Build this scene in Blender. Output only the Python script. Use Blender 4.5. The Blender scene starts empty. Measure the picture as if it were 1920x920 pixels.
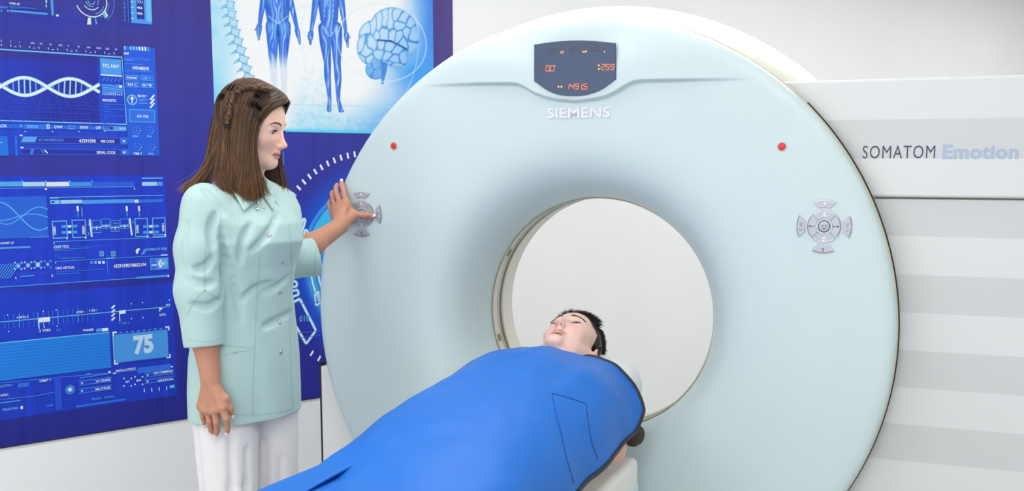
import bpy, bmesh, math, random
import numpy as np
from mathutils import Vector, Matrix
from mathutils.bvhtree import BVHTree

# ------------------------------------------------------------------ camera, world, light, exposure
scene = bpy.context.scene
COL = scene.collection
F, PX, PY, HOR, CAMZ, YAW = 2000.0, 960.0, 580.0, 306.0, 1.483, 0.378
PITCH = math.atan2(PY - HOR, F)
cam_data = bpy.data.cameras.new('camera')
cam_data.sensor_width = 36.0
cam_data.lens = F / 1920.0 * 36.0
cam_data.shift_y = (PY - 460.0) / 1920.0
cam_data.clip_start = 0.05
camera = bpy.data.objects.new('camera', cam_data)
camera.location = (0, 0, CAMZ)
camera.rotation_euler = (math.pi / 2 - PITCH, 0, 0)
COL.objects.link(camera)
scene.camera = camera

world = bpy.data.worlds.new('room_air')
scene.world = world
world.use_nodes = True
world.node_tree.nodes['Background'].inputs[0].default_value = (0.9, 0.95, 1.0, 1)
world.node_tree.nodes['Background'].inputs[1].default_value = 0.3

scene.view_settings.view_transform = 'Standard'
scene.view_settings.look = 'None'
scene.view_settings.gamma = 1.0
scene.view_settings.use_curve_mapping = False
scene.view_settings.exposure = 0.0
CEIL_POWER = 6.0
WINDOW_FILL_POWER = 90.0

# ------------------------------------------------------------------ geometry helpers
def sm(x, a, b):
    t = np.clip((x - a) / (b - a), 0, 1)
    return t * t * (3 - 2 * t)
def vnoise(x, y, seed=0):
    rng = np.random.default_rng(seed)
    T = rng.random((64, 64))
    xi, yi = np.floor(x).astype(int), np.floor(y).astype(int)
    u, v = x - xi, y - yi
    u, v = u * u * (3 - 2 * u), v * v * (3 - 2 * v)
    g = lambda a, b: T[a % 64, b % 64]
    return (g(xi, yi) * (1 - u) + g(xi + 1, yi) * u) * (1 - v) + (g(xi, yi + 1) * (1 - u) + g(xi + 1, yi + 1) * u) * v
def lin(c):
    c = np.asarray(c, float) / 255.0
    return np.where(c <= 0.04045, c / 12.92, ((c + 0.055) / 1.055) ** 2.4)

def hexmat(name, rgb, rough=0.5, metal=0.0, spec=0.5, noise=0.0, nscale=20.0, bump=0.0, bscale=200.0,
           emit=0.0, sheen=0.0, coat=0.0, attr=False, sss=0.0, trans=0.0, stretch=None):
    m = bpy.data.materials.new(name)
    m.use_nodes = True
    nt = m.node_tree
    b = nt.nodes['Principled BSDF']
    c = tuple(lin(rgb)) + (1.0,)
    b.inputs['Base Color'].default_value = c
    b.inputs['Roughness'].default_value = rough
    b.inputs['Metallic'].default_value = metal
    b.inputs['Specular IOR Level'].default_value = spec
    b.inputs['Sheen Weight'].default_value = sheen
    b.inputs['Coat Weight'].default_value = coat
    b.inputs['Transmission Weight'].default_value = trans
    if sss > 0:
        b.inputs['Subsurface Weight'].default_value = sss
        b.inputs['Subsurface Radius'].default_value = (0.012, 0.005, 0.003)
        b.inputs['Subsurface Scale'].default_value = 1.0
    tc = nt.nodes.new('ShaderNodeTexCoord')
    src = None
    if attr:
        a = nt.nodes.new('ShaderNodeAttribute')
        a.attribute_name = 'Col'
        src = a.outputs['Color']
        nt.links.new(src, b.inputs['Base Color'])
    if noise > 0:
        n = nt.nodes.new('ShaderNodeTexNoise')
        n.inputs['Scale'].default_value = nscale
        n.inputs['Detail'].default_value = 4
        if stretch:
            mp = nt.nodes.new('ShaderNodeMapping')
            mp.inputs['Scale'].default_value = stretch
            nt.links.new(tc.outputs['Object'], mp.inputs[0])
            nt.links.new(mp.outputs[0], n.inputs['Vector'])
        else:
            nt.links.new(tc.outputs['Object'], n.inputs['Vector'])
        mr = nt.nodes.new('ShaderNodeMapRange')
        mr.inputs[1].default_value = 0.3
        mr.inputs[2].default_value = 0.7
        mr.inputs[3].default_value = 1.0 - noise
        mr.inputs[4].default_value = 1.0 + noise
        nt.links.new(n.outputs['Fac'], mr.inputs[0])
        mx = nt.nodes.new('ShaderNodeVectorMath')
        mx.operation = 'SCALE'
        if src is not None:
            nt.links.new(src, mx.inputs[0])
        else:
            mx.inputs[0].default_value = c[:3]
        nt.links.new(mr.outputs[0], mx.inputs['Scale'])
        nt.links.new(mx.outputs[0], b.inputs['Base Color'])
    if bump > 0:
        n = nt.nodes.new('ShaderNodeTexNoise')
        n.inputs['Scale'].default_value = bscale
        n.inputs['Detail'].default_value = 3
        nt.links.new(tc.outputs['Object'], n.inputs['Vector'])
        bp = nt.nodes.new('ShaderNodeBump')
        bp.inputs['Strength'].default_value = bump
        bp.inputs['Distance'].default_value = 0.002
        nt.links.new(n.outputs['Fac'], bp.inputs['Height'])
        nt.links.new(bp.outputs[0], b.inputs['Normal'])
    if emit > 0:
        if src is not None:
            nt.links.new(src, b.inputs['Emission Color'])
        else:
            b.inputs['Emission Color'].default_value = c
        b.inputs['Emission Strength'].default_value = emit
    return m

def obj(name, verts, faces, mat=None, parent=None, smooth=True, cols=None, loc=None):
    me = bpy.data.meshes.new(name)
    v = np.asarray(verts, float).reshape(-1, 3)
    if isinstance(faces, np.ndarray):
        faces = faces.tolist()
    me.from_pydata(v.tolist(), [], faces)
    me.update()
    if smooth:
        me.polygons.foreach_set('use_smooth', np.ones(len(me.polygons), bool))
    if cols is not None:
        ca = me.color_attributes.new('Col', 'FLOAT_COLOR', 'POINT')
        cc = np.ones((len(v), 4), np.float32)
        cc[:, :3] = cols
        ca.data.foreach_set('color', cc.ravel())
    if mat is not None:
        me.materials.append(mat)
    o = bpy.data.objects.new(name, me)
    COL.objects.link(o)
    if parent is not None:
        o.parent = parent
    if loc is not None:
        o.location = loc
    return o

def empty(name, loc=(0, 0, 0), rz=0.0):
    o = bpy.data.objects.new(name, None)
    o.empty_display_size = 0.1
    COL.objects.link(o)
    o.location = loc
    o.rotation_euler = (0, 0, rz)
    return o

def tag(o, label=None, cat=None, group=None, kind=None):
    if label: o['label'] = label
    if cat: o['category'] = cat
    if group: o['group'] = group
    if kind: o['kind'] = kind
    return o

class MB:
    """collects vertices, faces and colours of one mesh"""
    def __init__(self):
        self.v, self.f, self.c, self.n = [], [], [], 0
    def add(self, v, f, col=None):
        v = np.asarray(v, float).reshape(-1, 3)
        self.v.append(v)
        self.f += [[i + self.n for i in q] for q in (f.tolist() if isinstance(f, np.ndarray) else f)]
        self.c.append(np.tile(np.asarray(col if col is not None else (1, 1, 1), float), (len(v), 1)) if (col is None or np.ndim(col) == 1) else np.asarray(col, float))
        self.n += len(v)
        return self
    def box(self, c, s, col=None):
        c = np.asarray(c, float); h = np.asarray(s, float) / 2
        v = [c + h * np.array((x, y, z)) for x in (-1, 1) for y in (-1, 1) for z in (-1, 1)]
        f = [(0, 1, 3, 2), (4, 6, 7, 5), (0, 4, 5, 1), (2, 3, 7, 6), (0, 2, 6, 4), (1, 5, 7, 3)]
        return self.add(v, f, col)
    def build(self, name, mat=None, parent=None, smooth=True, colour=False, loc=None):
        v = np.concatenate(self.v)
        return obj(name, v, self.f, mat, parent, smooth, np.concatenate(self.c) if colour else None, loc)

def bevel_box(name, lo, hi, r, mat, parent, seg=3):
    bm = bmesh.new()
    bmesh.ops.create_cube(bm, size=1.0)
    lo, hi = np.array(lo, float), np.array(hi, float)
    for v in bm.verts:
        for k in range(3):
            v.co[k] = (lo[k] + hi[k]) / 2 + v.co[k] * (hi[k] - lo[k])
    bmesh.ops.bevel(bm, geom=bm.edges[:], offset=r, segments=seg, profile=0.5, affect='EDGES')
    me = bpy.data.meshes.new(name)
    bm.to_mesh(me); bm.free()
    me.polygons.foreach_set('use_smooth', np.ones(len(me.polygons), bool))
    me.materials.append(mat)
    o = bpy.data.objects.new(name, me)
    COL.objects.link(o)
    o.parent = parent
    m = o.modifiers.new('edges', 'WEIGHTED_NORMAL')
    return o

def spline(pts, n):
    """Catmull-Rom through pts, n samples, (k,d) array in, (n,d) out"""
    p = np.asarray(pts, float)
    if len(p) == 2:
        return p[0] + (p[1] - p[0]) * np.linspace(0, 1, n)[:, None]
    q = np.vstack([2 * p[0] - p[1], p, 2 * p[-1] - p[-2]])
    t = np.linspace(0, len(p) - 1, n)
    i = np.minimum(t.astype(int), len(p) - 2)
    u = (t - i)[:, None]
    a, b, c, d = q[i], q[i + 1], q[i + 2], q[i + 3]
    return 0.5 * (2 * b + (c - a) * u + (2 * a - 5 * b + 4 * c - d) * u * u + (3 * b - a - 3 * c + d) * u ** 3)

def tube_geo(path, rad, n=8, cap=True):
    p = np.asarray(path, float)
    m = len(p)
    rad = np.broadcast_to(np.asarray(rad, float), (m,))
    t = np.gradient(p, axis=0)
    t /= np.linalg.norm(t, axis=1, keepdims=True) + 1e-12
    ref = np.array((0, 0, 1.0)) if abs(t[0][2]) < 0.9 else np.array((1.0, 0, 0))
    u = np.cross(t[0], ref); u /= np.linalg.norm(u)
    us = []
    for k in range(m):
        u = u - t[k] * (u @ t[k]); u /= np.linalg.norm(u) + 1e-12
        us.append(u)
    us = np.array(us); ws = np.cross(t, us)
    a = np.linspace(0, 2 * np.pi, n, endpoint=False)
    v = p[:, None] + rad[:, None, None] * (np.cos(a)[None, :, None] * us[:, None] + np.sin(a)[None, :, None] * ws[:, None])
    f = []
    for k in range(m - 1):
        for j in range(n):
            f.append((k * n + j, k * n + (j + 1) % n, (k + 1) * n + (j + 1) % n, (k + 1) * n + j))
    if cap:
        f.append(tuple(range(n))[::-1]); f.append(tuple((m - 1) * n + j for j in range(n)))
    return v.reshape(-1, 3), f

def lathe_geo(prof, n=160, a0=0.0, a1=2 * math.pi, close=True):
    """profile rows (r, y); axis = y, circle in x-z"""
    prof = np.asarray(prof, float)
    a = np.linspace(a0, a1, n, endpoint=not close)
    v = np.stack([prof[:, None, 0] * np.cos(a), np.repeat(prof[:, 1:2], len(a), 1), prof[:, None, 0] * np.sin(a)], -1)
    f = []
    m = len(a)
    for k in range(len(prof) - 1):
        for j in range(m if close else m - 1):
            f.append((k * m + j, k * m + (j + 1) % m, (k + 1) * m + (j + 1) % m, (k + 1) * m + j))
    return v.reshape(-1, 3), f

_txt = {}
def text_geo(s, bold=0.0, shear=0.0, spacing=1.0):
    """flat text, returns (v2d, faces, width, cap height normalised to 1)"""
    key = (s, bold, shear, spacing)
    if key not in _txt:
        cu = bpy.data.curves.new('t', 'FONT')
        cu.body = s; cu.size = 1.0; cu.offset = bold; cu.shear = shear; cu.space_character = spacing
        cu.resolution_u = 3
        o = bpy.data.objects.new('t', cu)
        COL.objects.link(o)
        dg = bpy.context.evaluated_depsgraph_get()
        e = o.evaluated_get(dg)
        me = e.to_mesh()
        v = np.array([(q.co.x, q.co.y) for q in me.vertices]) if len(me.vertices) else np.zeros((0, 2))
        f = [list(p.vertices) for p in me.polygons]
        e.to_mesh_clear()
        bpy.data.objects.remove(o); bpy.data.curves.remove(cu)
        if len(v):
            v = v - np.array((v[:, 0].min(), 0.0))
            v = v / 0.69
        _txt[key] = (v, f)
    return _txt[key]

def extrude_flat(v2, f, depth):
    """v2 (n,2) -> prism; front at y=-depth (towards the viewer), x,z plane"""
    n = len(v2)
    front = np.stack([v2[:, 0], np.full(n, -depth), v2[:, 1]], 1)
    back = np.stack([v2[:, 0], np.zeros(n), v2[:, 1]], 1)
    from collections import Counter
    ec = Counter()
    for q in f:
        for a, b in zip(q, list(q[1:]) + [q[0]]):
            ec[(a, b)] += 1
    fs = [list(q) for q in f]
    for (a, b) in ec:
        if (b, a) not in ec:
            fs.append([b, a, a + n, b + n])
    return np.vstack([front, back]), fs

def poly_prism(v2, depth, bev=0.0):
    """closed outline (counter-clockwise in x,z) to a plate with a chamfered front"""
    v2 = np.asarray(v2, float)
    n = len(v2)
    if bev > 0:
        d1 = v2 - np.roll(v2, 1, 0); d2 = np.roll(v2, -1, 0) - v2
        d1 /= np.linalg.norm(d1, axis=1, keepdims=True) + 1e-9; d2 /= np.linalg.norm(d2, axis=1, keepdims=True) + 1e-9
        nn = np.stack([-(d1 + d2)[:, 1], (d1 + d2)[:, 0]], 1)
        nn /= np.linalg.norm(nn, axis=1, keepdims=True) + 1e-9
        ins = v2 + nn * bev
        rings = [(v2, 0.0), (v2, -depth + bev), (ins, -depth)]
    else:
        rings = [(v2, 0.0), (v2, -depth)]
    V = np.vstack([np.stack([r[:, 0], np.full(n, y), r[:, 1]], 1) for r, y in rings])
    fs = []
    for k in range(len(rings) - 1):
        for j in range(n):
            fs.append((k * n + j, k * n + (j + 1) % n, (k + 1) * n + (j + 1) % n, (k + 1) * n + j))
    fs.append(tuple((len(rings) - 1) * n + j for j in range(n)))
    return V, fs

# camera rays: turn a photograph pixel and a depth into a place in the room
def ray(px, py):
    x = (px - PX) / F; y = -(py - PY) / F
    return np.array([x, math.cos(PITCH) + y * math.sin(PITCH), -math.sin(PITCH) + y * math.cos(PITCH)])
CAM = np.array([0, 0, CAMZ])
def at(px, py, depth):
    d = ray(px, py)
    return CAM + d * (depth / d[1])
def at_plane(px, py, p0, n):
    d = ray(px, py)
    return CAM + d * (((np.asarray(p0, float) - CAM) @ n) / (d @ n))

# ------------------------------------------------------------------ materials
M = {}
M['wall'] = hexmat('white_wall_paint', (234, 236, 237), 0.75, noise=0.01, nscale=3, bump=0.05, bscale=300)
M['floor'] = hexmat('grey_vinyl_floor', (196, 198, 198), 0.45, noise=0.05, nscale=8)
M['ceiling'] = hexmat('white_ceiling_paint', (240, 240, 238), 0.8, noise=0.01, nscale=5)
M['cover'] = hexmat('pale_blue_grey_cover', (203, 220, 223), 0.34, noise=0.008, nscale=6, spec=0.4)
M['beige'] = hexmat('cream_plastic', (226, 224, 214), 0.4, noise=0.01, nscale=12)
M['drum'] = hexmat('warm_grey_housing', (200, 199, 191), 0.4, noise=0.01, nscale=12)
M['rim'] = hexmat('cream_rim_plastic', (205, 200, 182), 0.35, noise=0.02, nscale=30)
M['dark'] = hexmat('dark_strip', (38, 36, 34), 0.7, noise=0.1, nscale=60)
M['groove'] = hexmat('grey_green_groove', (150, 146, 128), 0.5, noise=0.05, nscale=30)
M['white'] = hexmat('white_enamel_panel', (234, 234, 234), 0.35, noise=0.008, nscale=7)
M['screen'] = hexmat('dark_blue_display_glass', (68, 82, 112), 0.25, noise=0.03, nscale=40, spec=0.3)
M['led'] = hexmat('orange_led', (255, 128, 72), 0.5, noise=0.03, nscale=90, emit=0.75)
M['led_y'] = hexmat('yellow_led', (255, 196, 90), 0.5, noise=0.03, nscale=90, emit=0.7)
M['ghost'] = hexmat('unlit_led', (92, 92, 104), 0.6, noise=0.05, nscale=90)
M['lilac'] = hexmat('pale_lilac_lettering', (232, 231, 244), 0.35, noise=0.01, nscale=50)
M['red'] = hexmat('red_plastic', (226, 34, 38), 0.3, noise=0.04, nscale=90, coat=0.3)
M['redring'] = hexmat('grey_button_ring', (200, 196, 200), 0.35, noise=0.03, nscale=90)
M['button'] = hexmat('silver_grey_button', (180, 182, 195), 0.38, metal=0.3, noise=0.05, nscale=60)
M['btn_dark'] = hexmat('navy_print', (62, 74, 104), 0.5, noise=0.05, nscale=90)
M['btn_white'] = hexmat('white_print', (250, 250, 255), 0.5, noise=0.02, nscale=90)
M['navy_text'] = hexmat('navy_lettering', (58, 68, 92), 0.5, noise=0.03, nscale=90)
M['blue_text'] = hexmat('pale_blue_lettering', (172, 184, 208), 0.5, noise=0.03, nscale=90)

def stripe_material():
    m = bpy.data.materials.new('striped_side_panel')
    m.use_nodes = True
    nt = m.node_tree
    b = nt.nodes['Principled BSDF']
    b.inputs['Roughness'].default_value = 0.35
    tc = nt.nodes.new('ShaderNodeTexCoord')
    sp = nt.nodes.new('ShaderNodeSeparateXYZ')
    nt.links.new(tc.outputs['Object'], sp.inputs[0])
    a = nt.nodes.new('ShaderNodeMath'); a.operation = 'SUBTRACT'; a.inputs[1].default_value = 0.643 - 0.107 * 8
    nt.links.new(sp.outputs['Z'], a.inputs[0])
    d = nt.nodes.new('ShaderNodeMath'); d.operation = 'DIVIDE'; d.inputs[1].default_value = 0.2136
    nt.links.new(a.outputs[0], d.inputs[0])
    fr = nt.nodes.new('ShaderNodeMath'); fr.operation = 'FRACT'
    nt.links.new(d.outputs[0], fr.inputs[0])
    g = nt.nodes.new('ShaderNodeMath'); g.operation = 'GREATER_THAN'; g.inputs[1].default_value = 0.5
    nt.links.new(fr.outputs[0], g.inputs[0])
    mx = nt.nodes.new('ShaderNodeMix'); mx.data_type = 'RGBA'
    mx.inputs[6].default_value = tuple(lin((202, 206, 208))) + (1,)
    mx.inputs[7].default_value = tuple(lin((217, 220, 222))) + (1,)
    nt.links.new(g.outputs[0], mx.inputs[0])
    nt.links.new(mx.outputs[2], b.inputs['Base Color'])
    return m
M['stripe'] = stripe_material()
M['printcol'] = hexmat('mural_print', (255, 255, 255), 0.55, attr=True, spec=0.25, noise=0.012, nscale=60)

# ------------------------------------------------------------------ the room
WA = math.radians(50)
WD = np.array([math.sin(WA), math.cos(WA), 0])       # along the mural wall
WN = np.array([WD[1], -WD[0], 0])                    # out of the mural wall, into the room
W0 = np.array([-0.78, 4.4, 0])
ROOM_S0, ROOM_S1, ROOM_D, ROOM_H = -4.6, 7.6, 7.2, 2.9
def rp(s, d, h): return W0 + WD * s + WN * d + np.array((0, 0, h))

def slab(name, corners, thick_dir, mat):
    c = [np.asarray(q, float) for q in corners]
    t = np.asarray(thick_dir, float)
    v = c + [q + t for q in c]
    f = [(0, 1, 2, 3), (7, 6, 5, 4), (0, 4, 5, 1), (1, 5, 6, 2), (2, 6, 7, 3), (3, 7, 4, 0)]
    o = obj(name, v, f, mat, smooth=False)
    return tag(o, kind='structure')
S0, S1, D, H = ROOM_S0, ROOM_S1, ROOM_D, ROOM_H
slab('floor', [rp(S0, 0, 0), rp(S1, 0, 0), rp(S1, D, 0), rp(S0, D, 0)], (0, 0, -0.1), M['floor'])
slab('ceiling', [rp(S0, 0, H), rp(S1, 0, H), rp(S1, D, H), rp(S0, D, H)], (0, 0, 0.1), M['ceiling'])
slab('wall_back', [rp(S0, 0, 0), rp(S1, 0, 0), rp(S1, 0, H), rp(S0, 0, H)], -WN * 0.1, M['wall'])
slab('wall_front', [rp(S0, D, 0), rp(S1, D, 0), rp(S1, D, H), rp(S0, D, H)], WN * 0.1, M['wall'])
slab('wall_right', [rp(S1, 0, 0), rp(S1, D, 0), rp(S1, D, H), rp(S1, 0, H)], WD * 0.1, M['wall'])
# left wall with a window opening added out of view for frontal light
WS0, WS1, WZ0, WZ1 = 1.9, 6.7, 0.6, 2.7
def window_wall():
    mb = MB()
    def piece(d0, d1, z0, z1):
        q = [rp(S0, d0, z0), rp(S0, d1, z0), rp(S0, d1, z1), rp(S0, d0, z1)]
        v = q + [p - WD * 0.2 for p in q]
        mb.add(v, [(0, 1, 2, 3), (7, 6, 5, 4), (0, 4, 5, 1), (1, 5, 6, 2), (2, 6, 7, 3), (3, 7, 4, 0)])
    piece(0, WS0, 0, H); piece(WS1, D, 0, H); piece(WS0, WS1, 0, WZ0); piece(WS0, WS1, WZ1, H)
    return tag(mb.build('wall_left', M['wall'], smooth=False), kind='structure')
window_wall()
M['frame'] = hexmat('white_frame', (240, 240, 240), 0.4, noise=0.01, nscale=20)
win = tag(empty('added_window_1', rp(S0 - 0.1, (WS0 + WS1) / 2, WZ0)), kind='structure')
fm = MB()
def wbox(d0, d1, z0, z1, s0, s1):
    q = [rp(s, d, z) - np.array(win.location) for s in (s0, s1) for d in (d0, d1) for z in (z0, z1)]
    fm.add(q, [(0, 1, 3, 2), (4, 6, 7, 5), (0, 4, 5, 1), (2, 3, 7, 6), (0, 2, 6, 4), (1, 5, 7, 3)])
for k in range(5):
    s = WS0 + (WS1 - WS0) * k / 4
    wbox(max(s - 0.03, WS0), min(s + 0.03, WS1), WZ0, WZ1, S0 - 0.13, S0 - 0.07)
wbox(WS0, WS1, WZ0, WZ0 + 0.06, S0 - 0.13, S0 - 0.07); wbox(WS0, WS1, WZ1 - 0.06, WZ1, S0 - 0.13, S0 - 0.07)
fm.build('added_window_frame', M['frame'], win, smooth=False)
# daylight lamp, added outside the invented window to light the scanner from the front
ld = bpy.data.lights.new('window_fill', 'AREA')
ld.shape = 'RECTANGLE'; ld.size = WS1 - WS0; ld.size_y = WZ1 - WZ0
ld.energy = WINDOW_FILL_POWER; ld.color = (1.0, 0.995, 0.99)
lo = bpy.data.objects.new('window_fill', ld)
COL.objects.link(lo)
lo.location = rp(S0 - 0.25, (WS0 + WS1) / 2, (WZ0 + WZ1) / 2)
lo.rotation_euler = Vector(WD).to_track_quat('-Z', 'Y').to_euler()

# ceiling light panels out of view, two placed to brighten wall and scanner
M['lamp'] = hexmat('lit_diffuser', (255, 253, 249), 0.6, emit=CEIL_POWER, noise=0.001, nscale=10)
def ceiling_light(s, d, label, group):
    t = empty('ceiling_light', rp(s, d, H))
    t.rotation_euler = (0, 0, math.pi / 2 - WA)
    tag(t, label, 'ceiling light', group)
    L, B = 2.2, 0.7
    fr = MB()
    for c, sz in (((0, B / 2 + 0.015, -0.015), (L + 0.06, 0.03, 0.03)), ((0, -B / 2 - 0.015, -0.015), (L + 0.06, 0.03, 0.03)),
                  ((L / 2 + 0.015, 0, -0.015), (0.03, B, 0.03)), ((-L / 2 - 0.015, 0, -0.015), (0.03, B, 0.03))):
        fr.box(c, sz)
    fr.build('frame', M['frame'], t, smooth=False)
    MB().box((0, 0, -0.012), (L, B, 0.016)).build('diffuser', M['lamp'], t, smooth=False)
LAMP_PLACES = [(-2.6, 1.4, 'by the mural wall'), (0.2, 1.4, 'above the mural edge'), (2.8, 1.4, 'added behind the scanner to brighten the wall'), (5.4, 1.4, 'in the far right corner'),
               (-1.7, 3.5, 'set in front of the scanner to light its face'), (1.6, 4.4, 'over the middle of the room'), (4.8, 4.8, 'on the right of the room')]
for s, d, where in LAMP_PLACES:
    ceiling_light(s, d, 'long rectangular ceiling light panel ' + where, 'ceiling light panels')
# ------------------------------------------------------------------ the CT scanner (local: x right, y back, z up)
GC = np.array([0.195, 3.205, 0.0])
RI = np.array([math.cos(YAW), -math.sin(YAW), 0]); BA = np.array([math.sin(YAW), math.cos(YAW), 0])
ZC = 1.0
def g2w(l): return GC + l[0] * RI + l[1] * BA + np.array((0, 0, l[2]))
def w2g(w):
    d = np.asarray(w, float) - GC
    return np.array([d @ RI, d @ BA, d[2]])
ct = tag(empty('ct_scanner', GC, -YAW), 'large pale ring-shaped CT scanner with dark display and round bore', 'scanner')

def ledge_z(x):
    xs = np.array([-.60, -.50, -.31, -.212, -.185, -.161, -.135, -.10, -.068, -.005, .06, .092, .12, .15, .172, .2, .346, .5, .6])
    zs = np.array([1.722, 1.722, 1.722, 1.720, 1.717, 1.706, 1.690, 1.677, 1.670, 1.663, 1.669, 1.676, 1.688, 1.705, 1.715, 1.717, 1.716, 1.714, 1.714])
    return np.interp(x, xs, zs)
prof_face = spline([(.376, .235), (.3795, .205), (.387, .165), (.400, .120), (.422, .075), (.455, .038), (.50, .015), (.57, .004),
                    (.70, .0), (.80, -.001), (.87, .001), (.897, .007), (.909, .016), (.9145, .030), (.915, .046)], 230)
def face_base(r): return np.interp(r, prof_face[:, 0], prof_face[:, 1])
def ledge_amp(x, z):
    ax = np.abs(x)
    a = np.clip((0.54 - ax) / 0.32, 0, 1); a = a * a * (3 - 2 * a)
    d = z - ledge_z(x)
    s = np.clip(d / 0.010 + 0.5, 0, 1); s = s * s * (3 - 2 * s)
    up = np.clip(1 - (d - 0.05) / 0.14, 0, 1); up = up * up * (3 - 2 * up)
    return 0.017 * a * s * up
def face_y(x, z):
    r = math.hypot(x, z - ZC)
    return float(face_base(r) - ledge_amp(np.array(x), np.array(z)))

def build_front():
    # angles: denser over the display ledge
    a = np.concatenate([np.linspace(math.radians(48), math.radians(132), 460, endpoint=False),
                        np.linspace(math.radians(132), math.radians(408), 330, endpoint=False)])
    R = np.concatenate([prof_face[:, 0]])
    # resample the profile so that the ledge band has 2.5 mm rows
    t = np.concatenate([np.linspace(0, 0.62, 90, endpoint=False), np.linspace(0.62, 0.80, 110, endpoint=False), np.linspace(0.80, 1, 60)])
    idx = t * (len(prof_face) - 1)
    pr = np.stack([np.interp(idx, np.arange(len(prof_face)), prof_face[:, k]) for k in (0, 1)], 1)
    # rows at even radius between .55 and .88
    mid = np.linspace(.5, .885, 190)
    pr = np.vstack([pr[pr[:, 0] < .5], np.stack([mid, face_base(mid)], 1), pr[pr[:, 0] > .886]])
    x = pr[:, None, 0] * np.cos(a); z = ZC + pr[:, None, 0] * np.sin(a)
    y = pr[:, None, 1] - ledge_amp(x, z)
    m = len(a)
    i, j = np.meshgrid(np.arange(len(pr) - 1), np.arange(m), indexing='ij')
    f = np.stack([i * m + j, i * m + (j + 1) % m, (i + 1) * m + (j + 1) % m, (i + 1) * m + j], -1).reshape(-1, 4)
    return obj('front_cover', np.stack([x, y, z], -1).reshape(-1, 3), f, M['cover'], ct)
build_front()

def lathe(name, prof, mat, n=160, parent=ct):
    v, f = lathe_geo(prof, n)
    v = v + np.array((0, 0, ZC))
    return obj(name, v, f, mat, parent)
lathe('rim_trim', [(.905, .046), (.9165, .046), (.919, .050), (.919, .060), (.905, .060)], M['rim'], 220)
v, f = lathe_geo([(.90, .060), (.9195, .060), (.9225, .063), (.9225, .071), (.9195, .074), (.90, .074)], 200, math.radians(138), math.radians(405), False)
obj('rim_dark_strip', v + np.array((0, 0, ZC)), f, M['dark'], ct)  # dark strip round the rim, left open across the top
lathe('drum_housing', spline([(.90, .074), (.915, .10), (.940, .16), (.964, .235), (.976, .31), (.977, .44), (.974, .56), (.96, .60), (.93, .62)], 60), M['drum'], 200)
lathe('back_cover', spline([(.93, .62), (.80, .63), (.62, .60), (.48, .52), (.40, .45), (.378, .425)], 40), M['white'], 160)
# bore: rings seen at the left inside the opening
lathe('bore_edge_ring', [(.3765, .238), (.372, .232), (.3715, .236), (.372, .244), (.3765, .246)], M['rim'], 200)
lathe('bore_liner', [(.3765, .246), (.3765, .285)], M['beige'], 200)
lathe('bore_slot_edge', [(.3765, .285), (.373, .285), (.373, .292), (.3765, .292)], M['rim'], 200)
lathe('bore_slot', [(.3765, .292), (.384, .293), (.384, .316), (.3765, .317)], M['groove'], 200)
lathe('bore_slot_edge', [(.3765, .317), (.373, .317), (.373, .324), (.3765, .324)], M['rim'], 200)
lathe('bore_liner', [(.3765, .324), (.3765, .414), (.378, .425)], M['beige'], 200)
# small clips on the bore edge
for ang in (72, 28, 5, 150, 196):
    a = math.radians(ang)
    c = np.array((.3735 * math.cos(a), .262, ZC + .3735 * math.sin(a)))
    tdir = np.array((-math.sin(a), 0, math.cos(a))); rdir = np.array((math.cos(a), 0, math.sin(a)))
    q = [c + tdir * i * .012 + np.array((0, 1, 0)) * j * .006 + rdir * k * .003 for i in (-1, 1) for j in (-1, 1) for k in (-1, 1)]
    MB().add(q, [(0, 1, 3, 2), (4, 6, 7, 5), (0, 4, 5, 1), (2, 3, 7, 6), (0, 2, 6, 4), (1, 5, 7, 3)]).build('bore_clip', M['groove'], ct, smooth=False)

# base plinth on the left, side housing on the right
bevel_box('base_panel', (-.952, .075, .02), (-.47, .50, .79), .006, M['white'], ct)
bevel_box('base_dark_strip', (-.964, .085, .02), (-.954, .11, .80), .002, M['dark'], ct)  # narrow dark strip along the left edge of the base
up = bevel_box('side_panel', (.5, .10, 1.39), (1.9, .50, 1.7125), .008, M['stripe'], ct)
lp = bevel_box('side_panel', (.5, .113, .03), (1.9, .49, 1.386), .004, M['stripe'], ct)
bevel_box('side_panel_seam', (.52, .125, 1.3845), (1.88, .45, 1.392), .001, M['groove'], ct)

def face_text(s, x0, x1, z0, cap, mat, depth, name, yoff, bold=0.0, spacing=1.0, zr=0.0):
    v, f = text_geo(s, bold, 0.0, spacing)
    w = v[:, 0].max()
    sx = (x1 - x0) / w
    vv = np.stack([v[:, 0] * sx, v[:, 1] * cap], 1)
    V, fs = extrude_flat(vv, f, depth)
    V = V + np.array((x0, yoff, z0))
    V[:, 2] += (V[:, 0] - x0) * zr
    return obj(name, V, fs, mat, ct, smooth=False)
face_text('SIEMENS', -.096, .099, 1.617, .0285, M['lilac'], .004, 'raised_lettering', face_y(0, 1.63) + .0005, bold=0.018, spacing=1.0)
face_text('SOMATOM', .801, .989, 1.4965, .035, M['navy_text'], .0006, 'printed_lettering', .10, spacing=1.12)
face_text('Emotion', 1.008, 1.196, 1.4965, .035, M['blue_text'], .0006, 'printed_lettering', .10, bold=0.045, spacing=1.05)

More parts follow.
